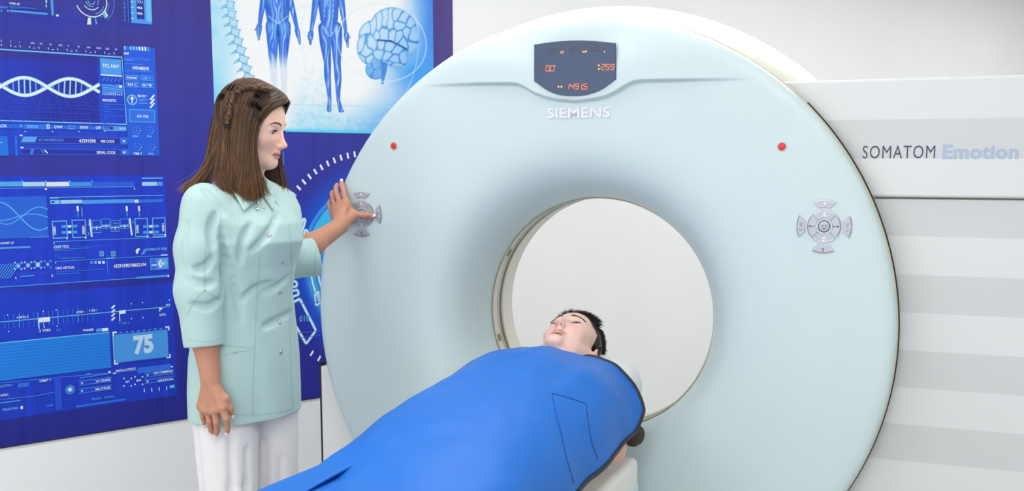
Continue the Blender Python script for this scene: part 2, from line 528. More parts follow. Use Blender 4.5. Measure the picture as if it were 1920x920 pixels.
# display
def gface(px, py, y=-.02): return w2g(at_plane(px, py, g2w((0, y, 0)), BA))
def display():
    y0 = -.017
    top = spline([(-.131, 1.831), (-.069, 1.8365), (-.006, 1.838), (.062, 1.833), (.119, 1.825)], 24)
    bot = spline([(.121, 1.724), (.10, 1.709), (.07, 1.692), (.03, 1.681), (-.005, 1.679), (-.045, 1.682), (-.085, 1.695), (-.131, 1.725)], 40)
    out = np.vstack([top, bot])[::-1]
    V, fs = poly_prism(out, .0045, .001)
    V[:, 1] += y0
    scr = obj('display_screen', V, fs, M['screen'], ct, smooth=False)
    yf = y0 - .0052
    def pt(px, py):
        return gface(px, py, yf)[[0, 2]]
    segs = {'0': 'abcdef', '1': 'bc', '2': 'abged', '3': 'abgcd', '4': 'fgbc', '5': 'afgcd', '6': 'afgedc', '7': 'abc', '8': 'abcdefg', '9': 'abfgcd'}
    def digit(mb, ch, px, py, w, h, on=True, sl=0.12):
        # seven bar digit, lower-left corner at pixel (px, py)
        P = {'a': ((0, 1), (1, 1)), 'b': ((1, 1), (1, .5)), 'c': ((1, .5), (1, 0)), 'd': ((0, 0), (1, 0)), 'e': ((0, 0), (0, .5)), 'f': ((0, .5), (0, 1)), 'g': ((0, .5), (1, .5))}
        for s in segs[ch]:
            (u0, v0), (u1, v1) = P[s]
            a = pt(px + u0 * w + v0 * h * sl, py - v0 * h); b = pt(px + u1 * w + v1 * h * sl, py - v1 * h)
            d = b - a; L = np.linalg.norm(d); d /= L
            a = a + d * .0006; b = b - d * .0006
            n = np.array((-d[1], d[0])) * .00085
            mb.add([(q[0], yf - (.0003 if on else 0), q[1]) for q in (a - n, b - n, b + n, a + n)], [(0, 1, 2, 3)])
    on, off, yl = MB(), MB(), MB()
    for k in range(3):
        for base, yy in ((1028, 99), (1067, 97), (1107, 96)):
            digit(off, '8', base + k * 8, yy, 6, 10)
    for k in range(2): digit(off, '8', 1008 + k * 7, 133, 5.5, 10)
    digit(on, '0', 1023, 133, 6.5, 10); digit(on, '0', 1032, 133, 6.5, 10)
    for ch, x in (('2', 1127), ('5', 1135.5), ('9', 1144)): digit(on, ch, x, 130.5, 6.5, 10)
    digit(off, '8', 1058, 167, 5.5, 10)
    for ch, x in (('1', 1060), ('4', 1069), ('9', 1077.5), ('1', 1084), ('5', 1094)): digit(on, ch, x, 167, 6.2, 10)
    def dot(mb, px, py, s=1.0):
        q = [pt(px - s, py - s), pt(px + s, py - s), pt(px + s, py + s), pt(px - s, py + s)]
        mb.add([(a[0], yf - .0003, a[1]) for a in q], [(3, 2, 1, 0)])
    dot(on, 1030.6, 133); dot(on, 1092.5, 167); dot(yl, 1040, 124)
    def tri(px, py, dx, dy):
        q = [pt(px + dx * 2.2, py + dy * 2.2), pt(px - dx * 1.4 - dy * 2.2, py - dy * 1.4 + dx * 2.2), pt(px - dx * 1.4 + dy * 2.2, py - dy * 1.4 - dx * 2.2)]
        yl.add([(a[0], yf - .0003, a[1]) for a in q], [(0, 1, 2)])
    tri(1123, 122.5, 0, -1); tri(1123, 129.5, 0, 1); tri(1047, 162.5, -1, 0); tri(1053, 162.5, 1, 0)
    def small(s, px, py, cap_px):
        v, f = text_geo(s)
        o = pt(px, py); k = pt(px, py - cap_px)
        c = np.linalg.norm(k - o)
        yl.add(np.stack([o[0] + v[:, 0] * c, np.full(len(v), yf - .0003), o[1] + v[:, 1] * c], 1), f)
    small('kV', 1051, 100.5, 5); small('mA', 1091.5, 99, 5); small('s', 1132.5, 98.5, 5)
    tag(on.build('display_digits', M['led'], scr, smooth=False), kind='stuff')
    tag(yl.build('display_symbols', M['led_y'], scr, smooth=False), kind='stuff')
    tag(off.build('display_unlit_digits', M['ghost'], scr, smooth=False), kind='stuff')
display()

# red stop buttons
for x, z in ((-.613, 1.538), (.594, 1.529)):
    y = face_y(x, z)
    v, f = lathe_geo([(.0122, .002), (.0134, -.001), (.0126, -.0022), (.0102, -.0024), (.0100, -.0008)], 32)
    ring = obj('stop_button_ring', v + np.array((x, y, z)), f, M['redring'], ct)
    v, f = lathe_geo([(.0098, -.001), (.0096, -.0034), (.0088, -.0040), (.0001, -.0042)], 32)
    obj('stop_button', v + np.array((x, y, z)), f, M['red'], ring)

# the two button clusters
def sector(r0, r1, a0, a1, cx=0, cz=0, n=12):
    A = np.radians(np.linspace(a0, a1, n))
    o = np.stack([cx + r1 * np.cos(A), cz + r1 * np.sin(A)], 1)
    i = np.stack([cx + r0 * np.cos(A[::-1]), cz + r0 * np.sin(A[::-1])], 1)
    return np.vstack([o, i])[:: 1]
def cluster(x, z, slant=0.0):
    y = face_y(x, z) + .0004
    org = np.array((x, y, z))
    def part(name, out, mat, depth, parent, bev=.0008, yo=0.0):
        # outlines run clockwise seen from the front
        V, fs = poly_prism(np.asarray(out), depth, bev)
        V[:, 1] += yo
        return obj(name, V + org, fs, mat, parent, smooth=False)
    v, f = lathe_geo([(.0225, 0), (.0225, -.002), (.0195, -.0025), (.0165, -.0012)], 40)
    cp = obj('control_panel', v + org, f, M['cover'], ct)
    v, f = lathe_geo([(.0150, 0), (.0150, -.0022), (.0135, -.003), (.0001, -.0030)], 36)
    obj('centre_button', v + org, f, M['button'], cp)
    v, f = lathe_geo([(.0166, 0), (.0166, -.0024), (.0152, -.0028), (.0152, 0)], 36)
    obj('centre_button_ring', v + org, f, M['btn_dark'], cp)
    for a in (0, 90, 180, 270):
        part('ring_button', sector(.0225, .0455, a - 43, a + 43), M['button'], .0036, cp)
    # outer keys: wedges with an arched outside
    def wedge(a):
        R1, R0 = .074, .052
        A = np.radians(np.linspace(a - 25, a + 25, 10))
        o = np.stack([R1 * np.cos(A), R1 * np.sin(A)], 1)
        B = np.radians(np.linspace(a + 17, a - 17, 6))
        i = np.stack([R0 * np.cos(B), R0 * np.sin(B)], 1)
        if a in (0, 180): pass
        return np.vstack([o, i])
    for a in (0, 90, 180, 270):
        part('outer_button', wedge(a), M['button'], .0034, cp)
    sy = -.0040
    dk, wh = MB(), MB()
    def flat(mb, pts, dy=0.0):
        p = np.asarray(pts, float)
        mb.add(np.stack([x + p[:, 0], np.full(len(p), y + sy + dy), z + p[:, 1]], 1), [tuple(range(len(p)))])
    def arc(mb, r, w, a0, a1):
        s = sector(r - w, r, a0, a1, n=14); n = 14
        P = np.stack([x + s[:, 0], np.full(len(s), y + sy), z + s[:, 1]], 1)
        mb.add(P, [(k, k + 1, 2 * n - 2 - k, 2 * n - 1 - k) for k in range(n - 1)])
    arc(wh, .0440, .0012, 52, 128); arc(wh, .0440, .0012, 232, 308)
    arc(dk, .0440, .0012, -38, 38); arc(dk, .0440, .0012, 142, 218)
    arc(wh, .0724, .0012, 67, 113); arc(dk, .0724, .0012, 248, 292)
    for a in (0, 180):
        arc(dk, .0724, .0012, a - 23, a - 2); arc(dk, .0724, .0012, a + 2, a + 23)
    # arrows and marks
    flat(wh, [(-.0045, .0345), (.0045, .0345), (0, .0395)]); flat(wh, [(-.0045, -.0375), (0, -.0425), (.0045, -.0375)])
    flat(wh, [(-.005, .029), (.005, .029), (.005, .0315), (-.005, .0315)]); flat(wh, [(-.005, -.0335), (.005, -.0335), (.005, -.031), (-.005, -.031)])
    flat(dk, [(.036, -.004), (.041, 0), (.036, .004)]); flat(dk, [(.026, -.0008), (.036, -.0008), (.036, .0008), (.026, .0008)])
    flat(dk, [(-.036, .004), (-.041, 0), (-.036, -.004)]); flat(dk, [(-.036, -.0008), (-.026, -.0008), (-.026, .0008), (-.036, .0008)])
    flat(dk, [(.024, -.004), (.0255, -.004), (.0255, .004), (.024, .004)])
    for k in range(3):      # three blades on the middle button
        A = math.radians(90 + 120 * k + 180)
        c, s_ = math.cos(A), math.sin(A)
        q = [(.0015 * c, .0015 * s_), (.0062 * c - .0028 * s_, .0062 * s_ + .0028 * c), (.0062 * c + .0028 * s_, .0062 * s_ - .0028 * c)]
        flat(dk, q[::-1], .0006)
    # lamp symbol on the top key, patient symbol on the bottom key
    for k in range(8):
        A = math.radians(45 * k); c, s_ = math.cos(A), math.sin(A)
        q = [(.0022 * c, .0632 + .0022 * s_), (.0045 * c - .0006 * s_, .0632 + .0045 * s_ + .0006 * c), (.0045 * c + .0006 * s_, .0632 + .0045 * s_ - .0006 * c)]
        flat(wh, q[::-1])
    arc_pts = [(.0026 * math.cos(t), .0632 + .0026 * math.sin(t)) for t in np.linspace(0, 2 * math.pi, 12, endpoint=False)]
    flat(wh, arc_pts)
    flat(dk, [(-.005, -.0615), (.003, -.0615), (.003, -.0598), (-.005, -.0598)]); flat(dk, [(-.0028, -.0655), (.0, -.069), (.0028, -.0655)]); flat(dk, [(-.0008, -.0655), (.0008, -.0655), (.0008, -.0615), (-.0008, -.0615)])
    for sgn in (-1, 1):
        flat(dk, [(sgn * .0615 - .004, -.0006), (sgn * .0615 + .004, -.0006), (sgn * .0615 + .004, .0006), (sgn * .0615 - .004, .0006)])
    tag(dk.build('button_symbols', M['btn_dark'], cp, smooth=False), kind='stuff')
    tag(wh.build('button_symbols', M['btn_white'], cp, smooth=False), kind='stuff')
    for sgn in (-1, 1):
        for dz in (-.0085, .0085):
            v, f = lathe_geo([(.0045, -.003), (.0042, -.0048), (.0025, -.0058), (.0001, -.006)], 20)
            obj('small_button', v + org + np.array((sgn * .0615, 0, dz)), f, M['button'], cp)
cluster(-.734, 1.320)
cluster(.715, 1.311)

# ------------------------------------------------------------------ patient table (same axes as the scanner)
tb = tag(empty('patient_table', GC, -YAW), 'white scanner table the patient lies on, mostly hidden by blue apron', 'table')
M['tablewhite'] = hexmat('warm_white_plastic', (238, 236, 232), 0.4, noise=0.01, nscale=12)
M['tablecyan'] = hexmat('pale_cyan_plastic', (208, 224, 228), 0.4, noise=0.01, nscale=12)
bevel_box('carriage', (-.235, -2.25, .545), (.235, -.12, .642), .022, M['tablewhite'], tb, 5)
bevel_box('carriage_skirt', (-.236, -2.2, .40), (.236, -.118, .568), .012, M['tablecyan'], tb, 4)
bevel_box('lift_column', (-.20, -1.9, .08), (.20, -.5, .41), .03, M['tablewhite'], tb, 4)
bevel_box('foot_plate', (-.26, -2.05, .0), (.26, -.42, .09), .02, M['tablewhite'], tb, 3)
def cradle():
    xs = np.linspace(-.2, .2, 25)
    zt = .678 + .030 * (np.abs(xs) / .2) ** 2.4
    sec = np.vstack([np.stack([xs, zt], 1), np.stack([xs[::-1], zt[::-1] - .03], 1)])
    ys = np.array([-2.2, -.9, -.4, -.3, -.2, -.15, .0, .18, .20])
    ws = np.interp(ys, [-.4, -.15], [1.0, .74])
    v = np.array([[(x * w, y, z) for x, z in sec] for y, w in zip(ys, ws)]).reshape(-1, 3)
    n = len(sec)
    f = [(k * n + j, k * n + (j + 1) % n, (k + 1) * n + (j + 1) % n, (k + 1) * n + j) for k in range(len(ys) - 1) for j in range(n)]
    f += [tuple(range(n))[::-1], tuple((len(ys) - 1) * n + j for j in range(n))]
    return obj('cradle', v, f, M['tablewhite'], tb)
cradle()
# ------------------------------------------------------------------ the printed wall mural
mural = tag(empty('wall_mural', W0, math.pi / 2 - WA), 'large blue printed medical mural covering the wall behind the woman', 'mural')
def mur(px, py):
    """pixel of the photograph -> (s, h) on the wall"""
    w = at_plane(px, py, W0 + WN * 0.007, WN)
    return np.array([(w - W0) @ WD, w[2]])
def unmur(s, h):
    """(s, h) on the wall -> pixel"""
    w = W0[None] + WD[None] * s[:, None] + WN[None] * 0.007 - CAM[None]
    w = w + np.array((0, 0, 1.0))[None] * h[:, None]
    zc = w[:, 1] * math.cos(PITCH) - w[:, 2] * math.sin(PITCH); yc = w[:, 2] * math.cos(PITCH) + w[:, 1] * math.sin(PITCH)
    return PX + F * w[:, 0] / zc, PY - F * yc / zc
INK = 0.84                      # how much light the printed paper gives back
MS0, MS1, MH0, MH1 = -1.72, 0.672, 0.511, 2.60
M['mural_back'] = hexmat('dark_mural_board', (30, 28, 60), 0.6, noise=0.05, nscale=30)
MB().box(((MS0 + MS1) / 2, -.003, (MH0 + MH1) / 2), (MS1 - MS0, .006, MH1 - MH0)).build('backing_board', M['mural_back'], mural, smooth=False)

def mixc(c, col, k):
    return c * (1 - k[:, None]) + np.asarray(col, float)[None] * k[:, None]

# gauge circle in wall units from points along its ticks
gp = np.array([mur(*q) for q in ((560, 352), (580, 331), (600, 314), (640, 296), (664, 289), (585, 661), (597, 672))])
A_ = np.c_[2 * gp, np.ones(len(gp))]
sol = np.linalg.lstsq(A_, (gp ** 2).sum(1), rcond=None)[0]
GS, GH = sol[0], sol[1]
GR = math.sqrt(sol[2] + GS * GS + GH * GH)
# the poster inside the mural
PQ = [mur(403, 244), mur(812, 60)]
PS0, PS1, PH0 = mur(397, 120)[0] + .004, mur(812, 60)[0], mur(540, 247)[1]

def paint_base(s, h):
    x, y = unmur(s, h)
    t = np.clip(y / 840.0, -0.3, 1.1)
    c = np.stack([np.interp(t, [0, .35, .7, 1], [62, 54, 42, 38]), np.interp(t, [0, .35, .7, 1], [58, 57, 48, 41]), np.interp(t, [0, .35, .7, 1], [148, 162, 164, 140])], 1)
    c = mixc(c, (82, 70, 140), sm(x, 700, 850) * sm(y, 260, 120))
    # soft blue light patches of the print
    def blob(cx, cy, rx, ry, col, k):
        nonlocal c
        d = ((x - cx) / rx) ** 2 + ((y - cy) / ry) ** 2
        c = mixc(c, col, k * np.exp(-d))
    blob(-20, 600, 120, 110, (30, 70, 215), .8)
    blob(60, 40, 150, 50, (40, 60, 190), .5)
    rg = np.hypot(s - GS, h - GH) / GR
    c = mixc(c, (22, 96, 232), .92 * sm(rg, .98, .62))
    c = mixc(c, (60, 190, 250), .75 * sm(rg, .66, .52))
    c = mixc(c, (120, 215, 255), .7 * np.exp(-((rg - .625) / .05) ** 2))
    # panels
    def panel(a, b, col, k, n=.12, sc=.08, seed=1):
        nonlocal c
        (s0, h0), (s1, h1) = mur(*a), mur(*b)
        m = ((s > min(s0, s1)) & (s < max(s0, s1)) & (h > min(h0, h1)) & (h < max(h0, h1))).astype(float)
        nz = vnoise(x * sc, y * sc, seed) * .5 + vnoise(x * sc * 2.7, y * .3 * sc, seed + 1) * .5
        c = mixc(c, np.array(col), m * np.clip(k + (nz - .5) * n * 2, 0, 1))
    panel((-400, 0), (286, 47), (42, 52, 176), .55, .2, .03, 3)
    panel((-400, 85), (300, 293), (36, 72, 214), .92, .14, .05, 5)
    panel((-400, 334), (316, 518), (34, 66, 214), .9, .16, .04, 7)
    panel((-400, 585), (331, 739), (30, 64, 208), .9, .18, .05, 9)
    # darker view port of the strand picture
    (s0, h0), (s1, h1) = mur(-400, 100), mur(187, 228)
    m = ((s < s1) & (h < mur(187, 105)[1]) & (h > h1)).astype(float)
    c = mixc(c, (44, 44, 158), m * (.35 + .55 * sm(x, -20, 170)) * (.75 + .25 * vnoise(x * .03, y * .05, 12)))
    (s0, h0), (s1, h1) = mur(-400, 75), mur(230, 106)
    m = ((s < s1) & (h < mur(230, 90)[1]) & (h > h1)).astype(float)
    c = mixc(c, (46, 46, 160), m * sm(x, 20, 230) * .75)
    # woven texture of the print and vertical streaks
    st = vnoise(x * .09, y * .004, 21)
    c = c * (1 + .10 * (st - .5))[:, None]
    return c

def grid_print(name, s0, s1, h0, h1, step, fn, y):
    ns, nh = int((s1 - s0) / step) + 2, int((h1 - h0) / step) + 2
    s, h = np.meshgrid(np.linspace(s0, s1, ns), np.linspace(h0, h1, nh), indexing='ij')
    col = lin(np.clip(fn(s.ravel(), h.ravel()), 0, 255)) * INK
    v = np.stack([s.ravel(), np.full(s.size, y), h.ravel()], 1)
    i, j = np.meshgrid(np.arange(ns - 1), np.arange(nh - 1), indexing='ij')
    f = np.stack([i * nh + j, (i + 1) * nh + j, (i + 1) * nh + j + 1, i * nh + j + 1], -1).reshape(-1, 4)
    return obj(name, v, f, M['printcol'], mural, smooth=False, cols=col)
grid_print('printed_sheet', MS0, MS1, MH0 + .004, MH1, .0055, paint_base, -.0064)

# ---- anatomy poster
def paint_poster(s, h):
    x, y = unmur(s, h)
    c = np.tile(np.array((250, 253, 255.0)), (len(x), 1))
    n1 = vnoise(x * .05, y * .05, 31); n2 = vnoise(x * .15, y * .15, 32)
    c = mixc(c, (150, 222, 252), sm(x, 455, 395) * (.75 + .4 * (n1 - .5)))
    c = mixc(c, (110, 208, 250), sm(x, 480, 405) * sm(y, 120, 220) * .9)
    c = mixc(c, (205, 240, 254), np.clip(.5 * sm(y, 110, 200) + .6 * (n2 - .45), 0, 1) * sm(x, 540, 570) * sm(x, 640, 600))
    c = mixc(c, (150, 222, 252), sm(y, 175, 240) * (.35 + .5 * n2) * sm(x, 530, 560))
    c = mixc(c, (70, 160, 246), sm(x, 735, 815) * (.75 + .35 * (n1 - .5)))
    c = mixc(c, (40, 110, 236), sm(x, 770, 830) * sm(y, 150, 20) * .8)
    c = mixc(c, (70, 165, 246), .85 * np.exp(-(((x - 770) / 42) ** 2 + ((y - 130) / 34) ** 2)) * (.8 + .4 * n1))
    c = mixc(c, (60, 150, 245), sm(x + y * .8, 800, 960) * .7)
    c = mixc(c, (170, 228, 253), .55 * np.exp(-(((x - 425) / 20) ** 2 + ((y - 90) / 50) ** 2)))
    # fine arcs at far left
    rr = np.hypot(x - 340, y - 40)
    c = mixc(c, (205, 240, 255), .5 * (np.sin(rr * 1.5) > .3) * sm(x, 450, 420) * sm(y, 60, 90) * sm(y, 150, 110))
    # floor line and bottom band
    c = mixc(c, (175, 226, 250), .8 * np.exp(-((y - 196 - (x - 540) * .02) / 1.0) ** 2) * sm(x, 520, 540))
    eb = h - PH0
    c = mixc(c, (90, 215, 252), sm(eb, .022, .0))
    def cap(a, b, ra, rb):
        a, b = np.array(a, float), np.array(b, float)
        d = b - a
        t = np.clip(((x - a[0]) * d[0] + (y - a[1]) * d[1]) / (d @ d), 0, 1)
        return np.hypot(x - a[0] - t * d[0], y - a[1] - t * d[1]) - (ra + (rb - ra) * t), t
    def figure(parts, fade=None, seed=40):
        nonlocal c
        best = np.full(len(x), 1e9); wid = np.ones(len(x))
        for a, b, ra, rb in parts:
            d, t = cap(a, b, ra, rb)
            r = ra + (rb - ra) * t
            m = d < best
            best = np.where(m, d, best); wid = np.where(m, r, wid)
        k = sm(best, .6, -.6)
        e = np.clip(-best / np.maximum(wid, 1), 0, 1)          # 0 edge .. 1 core
        mus = .5 + .5 * np.sin(x * .75 + 3.0 * vnoise(x * .12, y * .035, seed) * 3)
        col = np.stack([30 + 110 * e * mus + 40 * e, 96 + 110 * e * mus + 20 * e, 206 + 46 * e], 1)
        if fade is not None:
            q = fade(y)
            col = col * (1 - q[:, None]) + np.array((208, 226, 250.0))[None] * q[:, None]
            k = k * (1 - .45 * q)
        c = c * (1 - k[:, None]) + col * k[:, None]
    back = [((519, -12), (521, 40), 27, 20), ((511, 48), (511, 54), 13, 13), ((532, 48), (532, 54), 13, 13), ((511, 60), (512, 112), 12, 7.5), ((512, 112), (513, 142), 7, 6.5),
            ((513, 142), (517, 178), 6.5, 4), ((533, 60), (531, 112), 12, 7.5), ((531, 112), (532, 142), 7, 6.5), ((532, 142), (534, 185), 6.5, 4),
            ((495, -6), (489, 30), 6.5, 4.5), ((489, 30), (487, 46), 4.5, 3.5), ((486, 50), (485, 62), 5.5, 4.5), ((485, 62), (485, 74), 3.5, 1.8), ((484, 52), (478, 56), 2, 1.2),
            ((542, -6), (552, 32), 6.5, 4.5), ((552, 32), (556, 50), 4.5, 3.5), ((557, 56), (559, 66), 4.5, 4.2), ((560, 68), (562, 82), 3.6, 1.8)]
    figure(back, lambda yy: sm(yy, 95, 135), 41)
    front = [((615, -14), (617, 34), 22, 16.5), ((617, 34), (619, 62), 17, 10), ((607, 52), (610, 80), 10.5, 10.5), ((610, 80), (614, 116), 10.5, 6.8), ((614, 116), (614, 142), 6.8, 6.2), ((614, 142), (618, 184), 6.2, 3.2), ((618, 184), (617, 206), 3.2, 4),
             ((631, 52), (631, 80), 10.5, 10.5), ((631, 80), (632, 118), 10.5, 6.8), ((632, 118), (634, 150), 6.8, 6.2), ((634, 150), (634, 186), 6, 3.2), ((634, 186), (639, 207), 3.2, 4), ((639, 207), (643, 208), 3.5, 2),
             ((593, -6), (588, 30), 6.5, 5), ((588, 30), (584, 56), 5, 3.2), ((583, 62), (582, 72), 5, 4.5), ((582, 72), (582, 83), 3.4, 1.8), ((580, 64), (577, 68), 1.8, 1.2),
             ((639, -6), (644, 32), 6.5, 4.6), ((644, 32), (648, 58), 4.6, 3), ((649, 64), (650, 74), 4.6, 4), ((651, 76), (652, 88), 3, 1.6), ((653, 66), (656, 71), 1.8, 1.2)]
    figure(front, None, 44)
    # trunk muscles of the front figure, buttocks of the back figure
    tr = sm(np.abs(x - 617), 12, 9) * sm(y, 36, 30)
    blk = (.5 + .5 * np.cos((x - 617) * .72)) * (.5 + .5 * np.cos(y * .62))
    c = mixc(c, (150, 205, 252), .55 * tr * blk)
    for cx in (511, 532):
        q = np.exp(-(((x - cx) / 8) ** 2 + ((y - 51) / 10) ** 2))
        c = mixc(c, (120, 190, 252), .6 * q)
    for a, b in (((503, 30), (521, 44)), ((540, 30), (521, 44)), ((606, 50), (618, 68)), ((633, 50), (620, 68))):
        d, t = cap(a, b, .5, .5)
        c = mixc(c, (170, 215, 252), .7 * sm(d, 1.2, .2))
    d, t = cap((521.5, 46), (521.5, 66), .6, 1.2)
    c = mixc(c, (18, 60, 180), .8 * sm(d, 1.0, 0))
    # spine
    for k in range(11):
        q = spline([(430, -8), (434, 26), (441, 60), (451, 94), (461, 128), (470, 162)], 11)[k]
        u, v = x - q[0], y - q[1]
        ang = .12 + .03 * k
        uu, vv = u * math.cos(ang) + v * math.sin(ang), -u * math.sin(ang) + v * math.cos(ang)
        dd = np.maximum(np.abs(uu) - 7.2 - .25 * k + .9 * np.cos(vv * .5), np.abs(vv) - 7.0)
        c = mixc(c, (185, 228, 252), .9 * sm(dd, .6, -.4))
        c = mixc(c, (70, 160, 225), .75 * np.exp(-((dd + .6) / .9) ** 2))
        d, t = cap((q[0] - 9, q[1] + 2), (q[0] - 17, q[1] + 7), 3, 1.4)
        c = mixc(c, (90, 175, 232), .7 * sm(d, .8, -.4) * (.55 + .45 * vnoise(x * .5, y * .5, 50)))
    # brain: lobes with folds
    def ell(cx, cy, rx, ry, rot=0.0):
        u, v = x - cx, y - cy
        a, b = u * math.cos(rot) + v * math.sin(rot), -u * math.sin(rot) + v * math.cos(rot)
        return (np.sqrt((a / rx) ** 2 + (b / ry) ** 2) - 1) * min(rx, ry)
    def lobe(d, seeds, seed, hi=(214, 240, 255), lo=(84, 160, 242)):
        nonlocal c
        rng = np.random.default_rng(seed)
        P = np.asarray(seeds, float)
        wx = x + 5 * (vnoise(x * .09, y * .09, seed) - .5); wy = y + 5 * (vnoise(x * .09, y * .09, seed + 9) - .5)
        m = d < 2
        D = np.full((len(P), len(x)), 1e3)
        for k, (a, b, ex, ey) in enumerate(P):
            D[k] = np.hypot((wx - a) / ex, (wy - b) / ey)
        D.sort(axis=0)
        edge = (D[1] - D[0])
        k = sm(d, .7, -.7)
        sh = sm(x * .8 + y * .6, 560, 715)
        g = sm(edge, .02, .62)[:, None]
        top = np.array(hi)[None] * (1 - .55 * sh[:, None]) + np.array(lo)[None] * (.55 * sh[:, None])
        low = np.array((108, 178, 245.0))[None] * (1 - sh[:, None]) + np.array((44, 116, 226.0))[None] * sh[:, None]
        col = low * (1 - g) + top * g
        rimk = np.exp(-(d / 3.0) ** 2) * .45
        col = col * (1 - rimk[:, None]) + np.array((60, 140, 236.0))[None] * rimk[:, None]
        c = c * (1 - k[:, None]) + col * k[:, None]
    lobe(ell(705, 130, 20, 19), [(690, 124, 7, 4), (704, 124, 7, 4), (718, 126, 6, 4), (694, 134, 8, 4), (710, 136, 8, 4)], 60, (150, 208, 250), (60, 130, 230))
    d, t = cap((721, 122), (717, 156), 6, 2.2)
    c = mixc(c, (70, 140, 226), .9 * sm(d, .6, -.6))
    up = np.minimum(np.minimum(ell(738, 52, 44, 38, .25), ell(706, 66, 34, 30)), ell(762, 70, 24, 34, -.2))
    lobe(up, [(700, 52, 5, 12), (711, 38, 4.5, 14), (722, 34, 4.5, 14), (733, 40, 4.5, 16), (744, 30, 7, 6), (757, 36, 7, 6), (768, 44, 7, 7), (750, 50, 8, 7), (763, 60, 6, 10), (748, 68, 5, 10), (775, 66, 6, 12), (772, 86, 7, 10),
              (692, 70, 7, 8), (706, 66, 5, 9), (720, 64, 6, 10), (735, 66, 5, 10), (688, 56, 7, 8), (757, 82, 6, 9), (682, 84, 6, 8)], 62)
    lo_ = np.minimum(np.minimum(ell(722, 95, 44, 20, .12), ell(690, 92, 21, 30, -.2)), ell(744, 110, 22, 17))
    lobe(lo_, [(676, 82, 6, 10), (686, 96, 6, 12), (679, 112, 7, 9), (692, 114, 7, 8), (699, 82, 8, 7), (714, 84, 8, 7), (729, 88, 8, 6.5), (745, 96, 9, 7), (710, 104, 8, 5.5), (725, 106, 8, 5.5), (741, 111, 9, 6), (756, 106, 7, 8), (704, 118, 10, 4), (724, 120, 10, 4), (742, 124, 9, 4.5)], 64)
    d, t = cap((708, 75), (733, 77), .6, 1.0)
    c = mixc(c, (20, 60, 150), .85 * sm(d, 1.6, 0)); d, t = cap((733, 77), (762, 92), .9, .6)
    c = mixc(c, (26, 74, 170), .75 * sm(d, 1.6, 0))
    # light rings round the brain
    rg = ell(716, 80, 84, 72, .25)
    c = mixc(c, (225, 246, 255), .65 * np.exp(-(rg / 1.1) ** 2)) + 0
    rg = ell(672, 88, 112, 150, .1)
    c = mixc(c, (190, 232, 255), .5 * np.exp(-(rg / 1.3) ** 2) * sm(x, 690, 720))
    return c
grid_print('printed_poster', PS0, PS1, PH0, MH1 - .1, .0021 if True else .004, paint_poster, -.0072)

# ---- crisp vector graphics
class Ink:
    def __init__(self): self.mb = MB(); self.k = 0
    def yy(self):
        self.k += 1
        return -.0078 - .000004 * self.k
    def poly(self, pts, col):
        p = np.asarray(pts, float); y = self.yy()
        self.mb.add(np.stack([p[:, 0], np.full(len(p), y), p[:, 1]], 1), [tuple(range(len(p)))], lin(col) * INK)
    def ppoly(self, pts, col): self.poly([mur(*q) for q in pts], col)
    def rect(self, a, b, col, out=0.0):
        """axis-parallel rectangle on the wall through two pixels; out > 0 draws only an outline of that width (m)"""
        (s0, h0), (s1, h1) = mur(*a), mur(*b)
        s0, s1 = min(s0, s1), max(s0, s1); h0, h1 = min(h0, h1), max(h0, h1)
        if out:
            for q in ((s0, h0, s1, h0 + out), (s0, h1 - out, s1, h1), (s0, h0, s0 + out, h1), (s1 - out, h0, s1, h1)):
                self.poly([(q[0], q[1]), (q[2], q[1]), (q[2], q[3]), (q[0], q[3])], col)
        else:
            self.poly([(s0, h0), (s1, h0), (s1, h1), (s0, h1)], col)
    def wline(self, P, w, col, closed=False):
        P = np.asarray(P, float)
        if closed: P = np.vstack([P, P[:1]])
        t = np.gradient(P, axis=0) if len(P) > 2 else np.tile(P[1] - P[0], (2, 1))
        t /= np.linalg.norm(t, axis=1, keepdims=True) + 1e-12
        n = np.stack([-t[:, 1], t[:, 0]], 1) * w / 2
        y = self.yy(); m = len(P)
        V = np.vstack([P + n, P - n])
        self.mb.add(np.stack([V[:, 0], np.full(2 * m, y), V[:, 1]], 1), [(k, m + k, m + k + 1, k + 1) for k in range(m - 1)], lin(col) * INK)
    def line(self, pts, w, col): self.wline([mur(*q) for q in pts], w, col)
    def flatline(self, x0, x1, y, w, col):
        """level line on the wall at the height of pixel (x0, y)"""
        a = mur(x0, y); b = mur(x1, y)
        self.wline([a, (b[0], a[1])], w, col)
    def arc(self, c, r, a0, a1, w, col, n=40):
        A = np.radians(np.linspace(a0, a1, n))
        self.wline(np.stack([c[0] + r * np.cos(A), c[1] + r * np.sin(A)], 1), w, col)
    def text(self, s, px, py, cap_px, col, width_px=None, bold=0.02):
        v, f = text_geo(s, bold, 0.0, 1.0)
        o = mur(px, py); k = mur(px, py - cap_px)
        c = k[1] - o[1]
        sx = c
        if width_px: sx = (mur(px + width_px, py)[0] - o[0]) / v[:, 0].max()
        y = self.yy()
        self.mb.add(np.stack([o[0] + v[:, 0] * sx, np.full(len(v), y), o[1] + v[:, 1] * c], 1), f, lin(col) * INK)
    def hatch(self, a, b, n, w, col, slant=1.0):
        (s0, h0), (s1, h1) = mur(*a), mur(*b)
        h0, h1 = min(h0, h1), max(h0, h1)
        for k in range(n):
            s = s0 + (s1 - s0) * (k + .2) / n
            self.wline([(s, h0), (s + (h1 - h0) * slant, h1)], w, col)
    def build(self, name): return tag(self.mb.build(name, M['printcol'], mural, smooth=False, colour=True), kind='stuff')
Wt, Cy, Cb, Mb_, Db = (226, 244, 255), (120, 200, 252), (80, 160, 246), (52, 116, 236), (40, 48, 160)
rnd = random.Random(4)

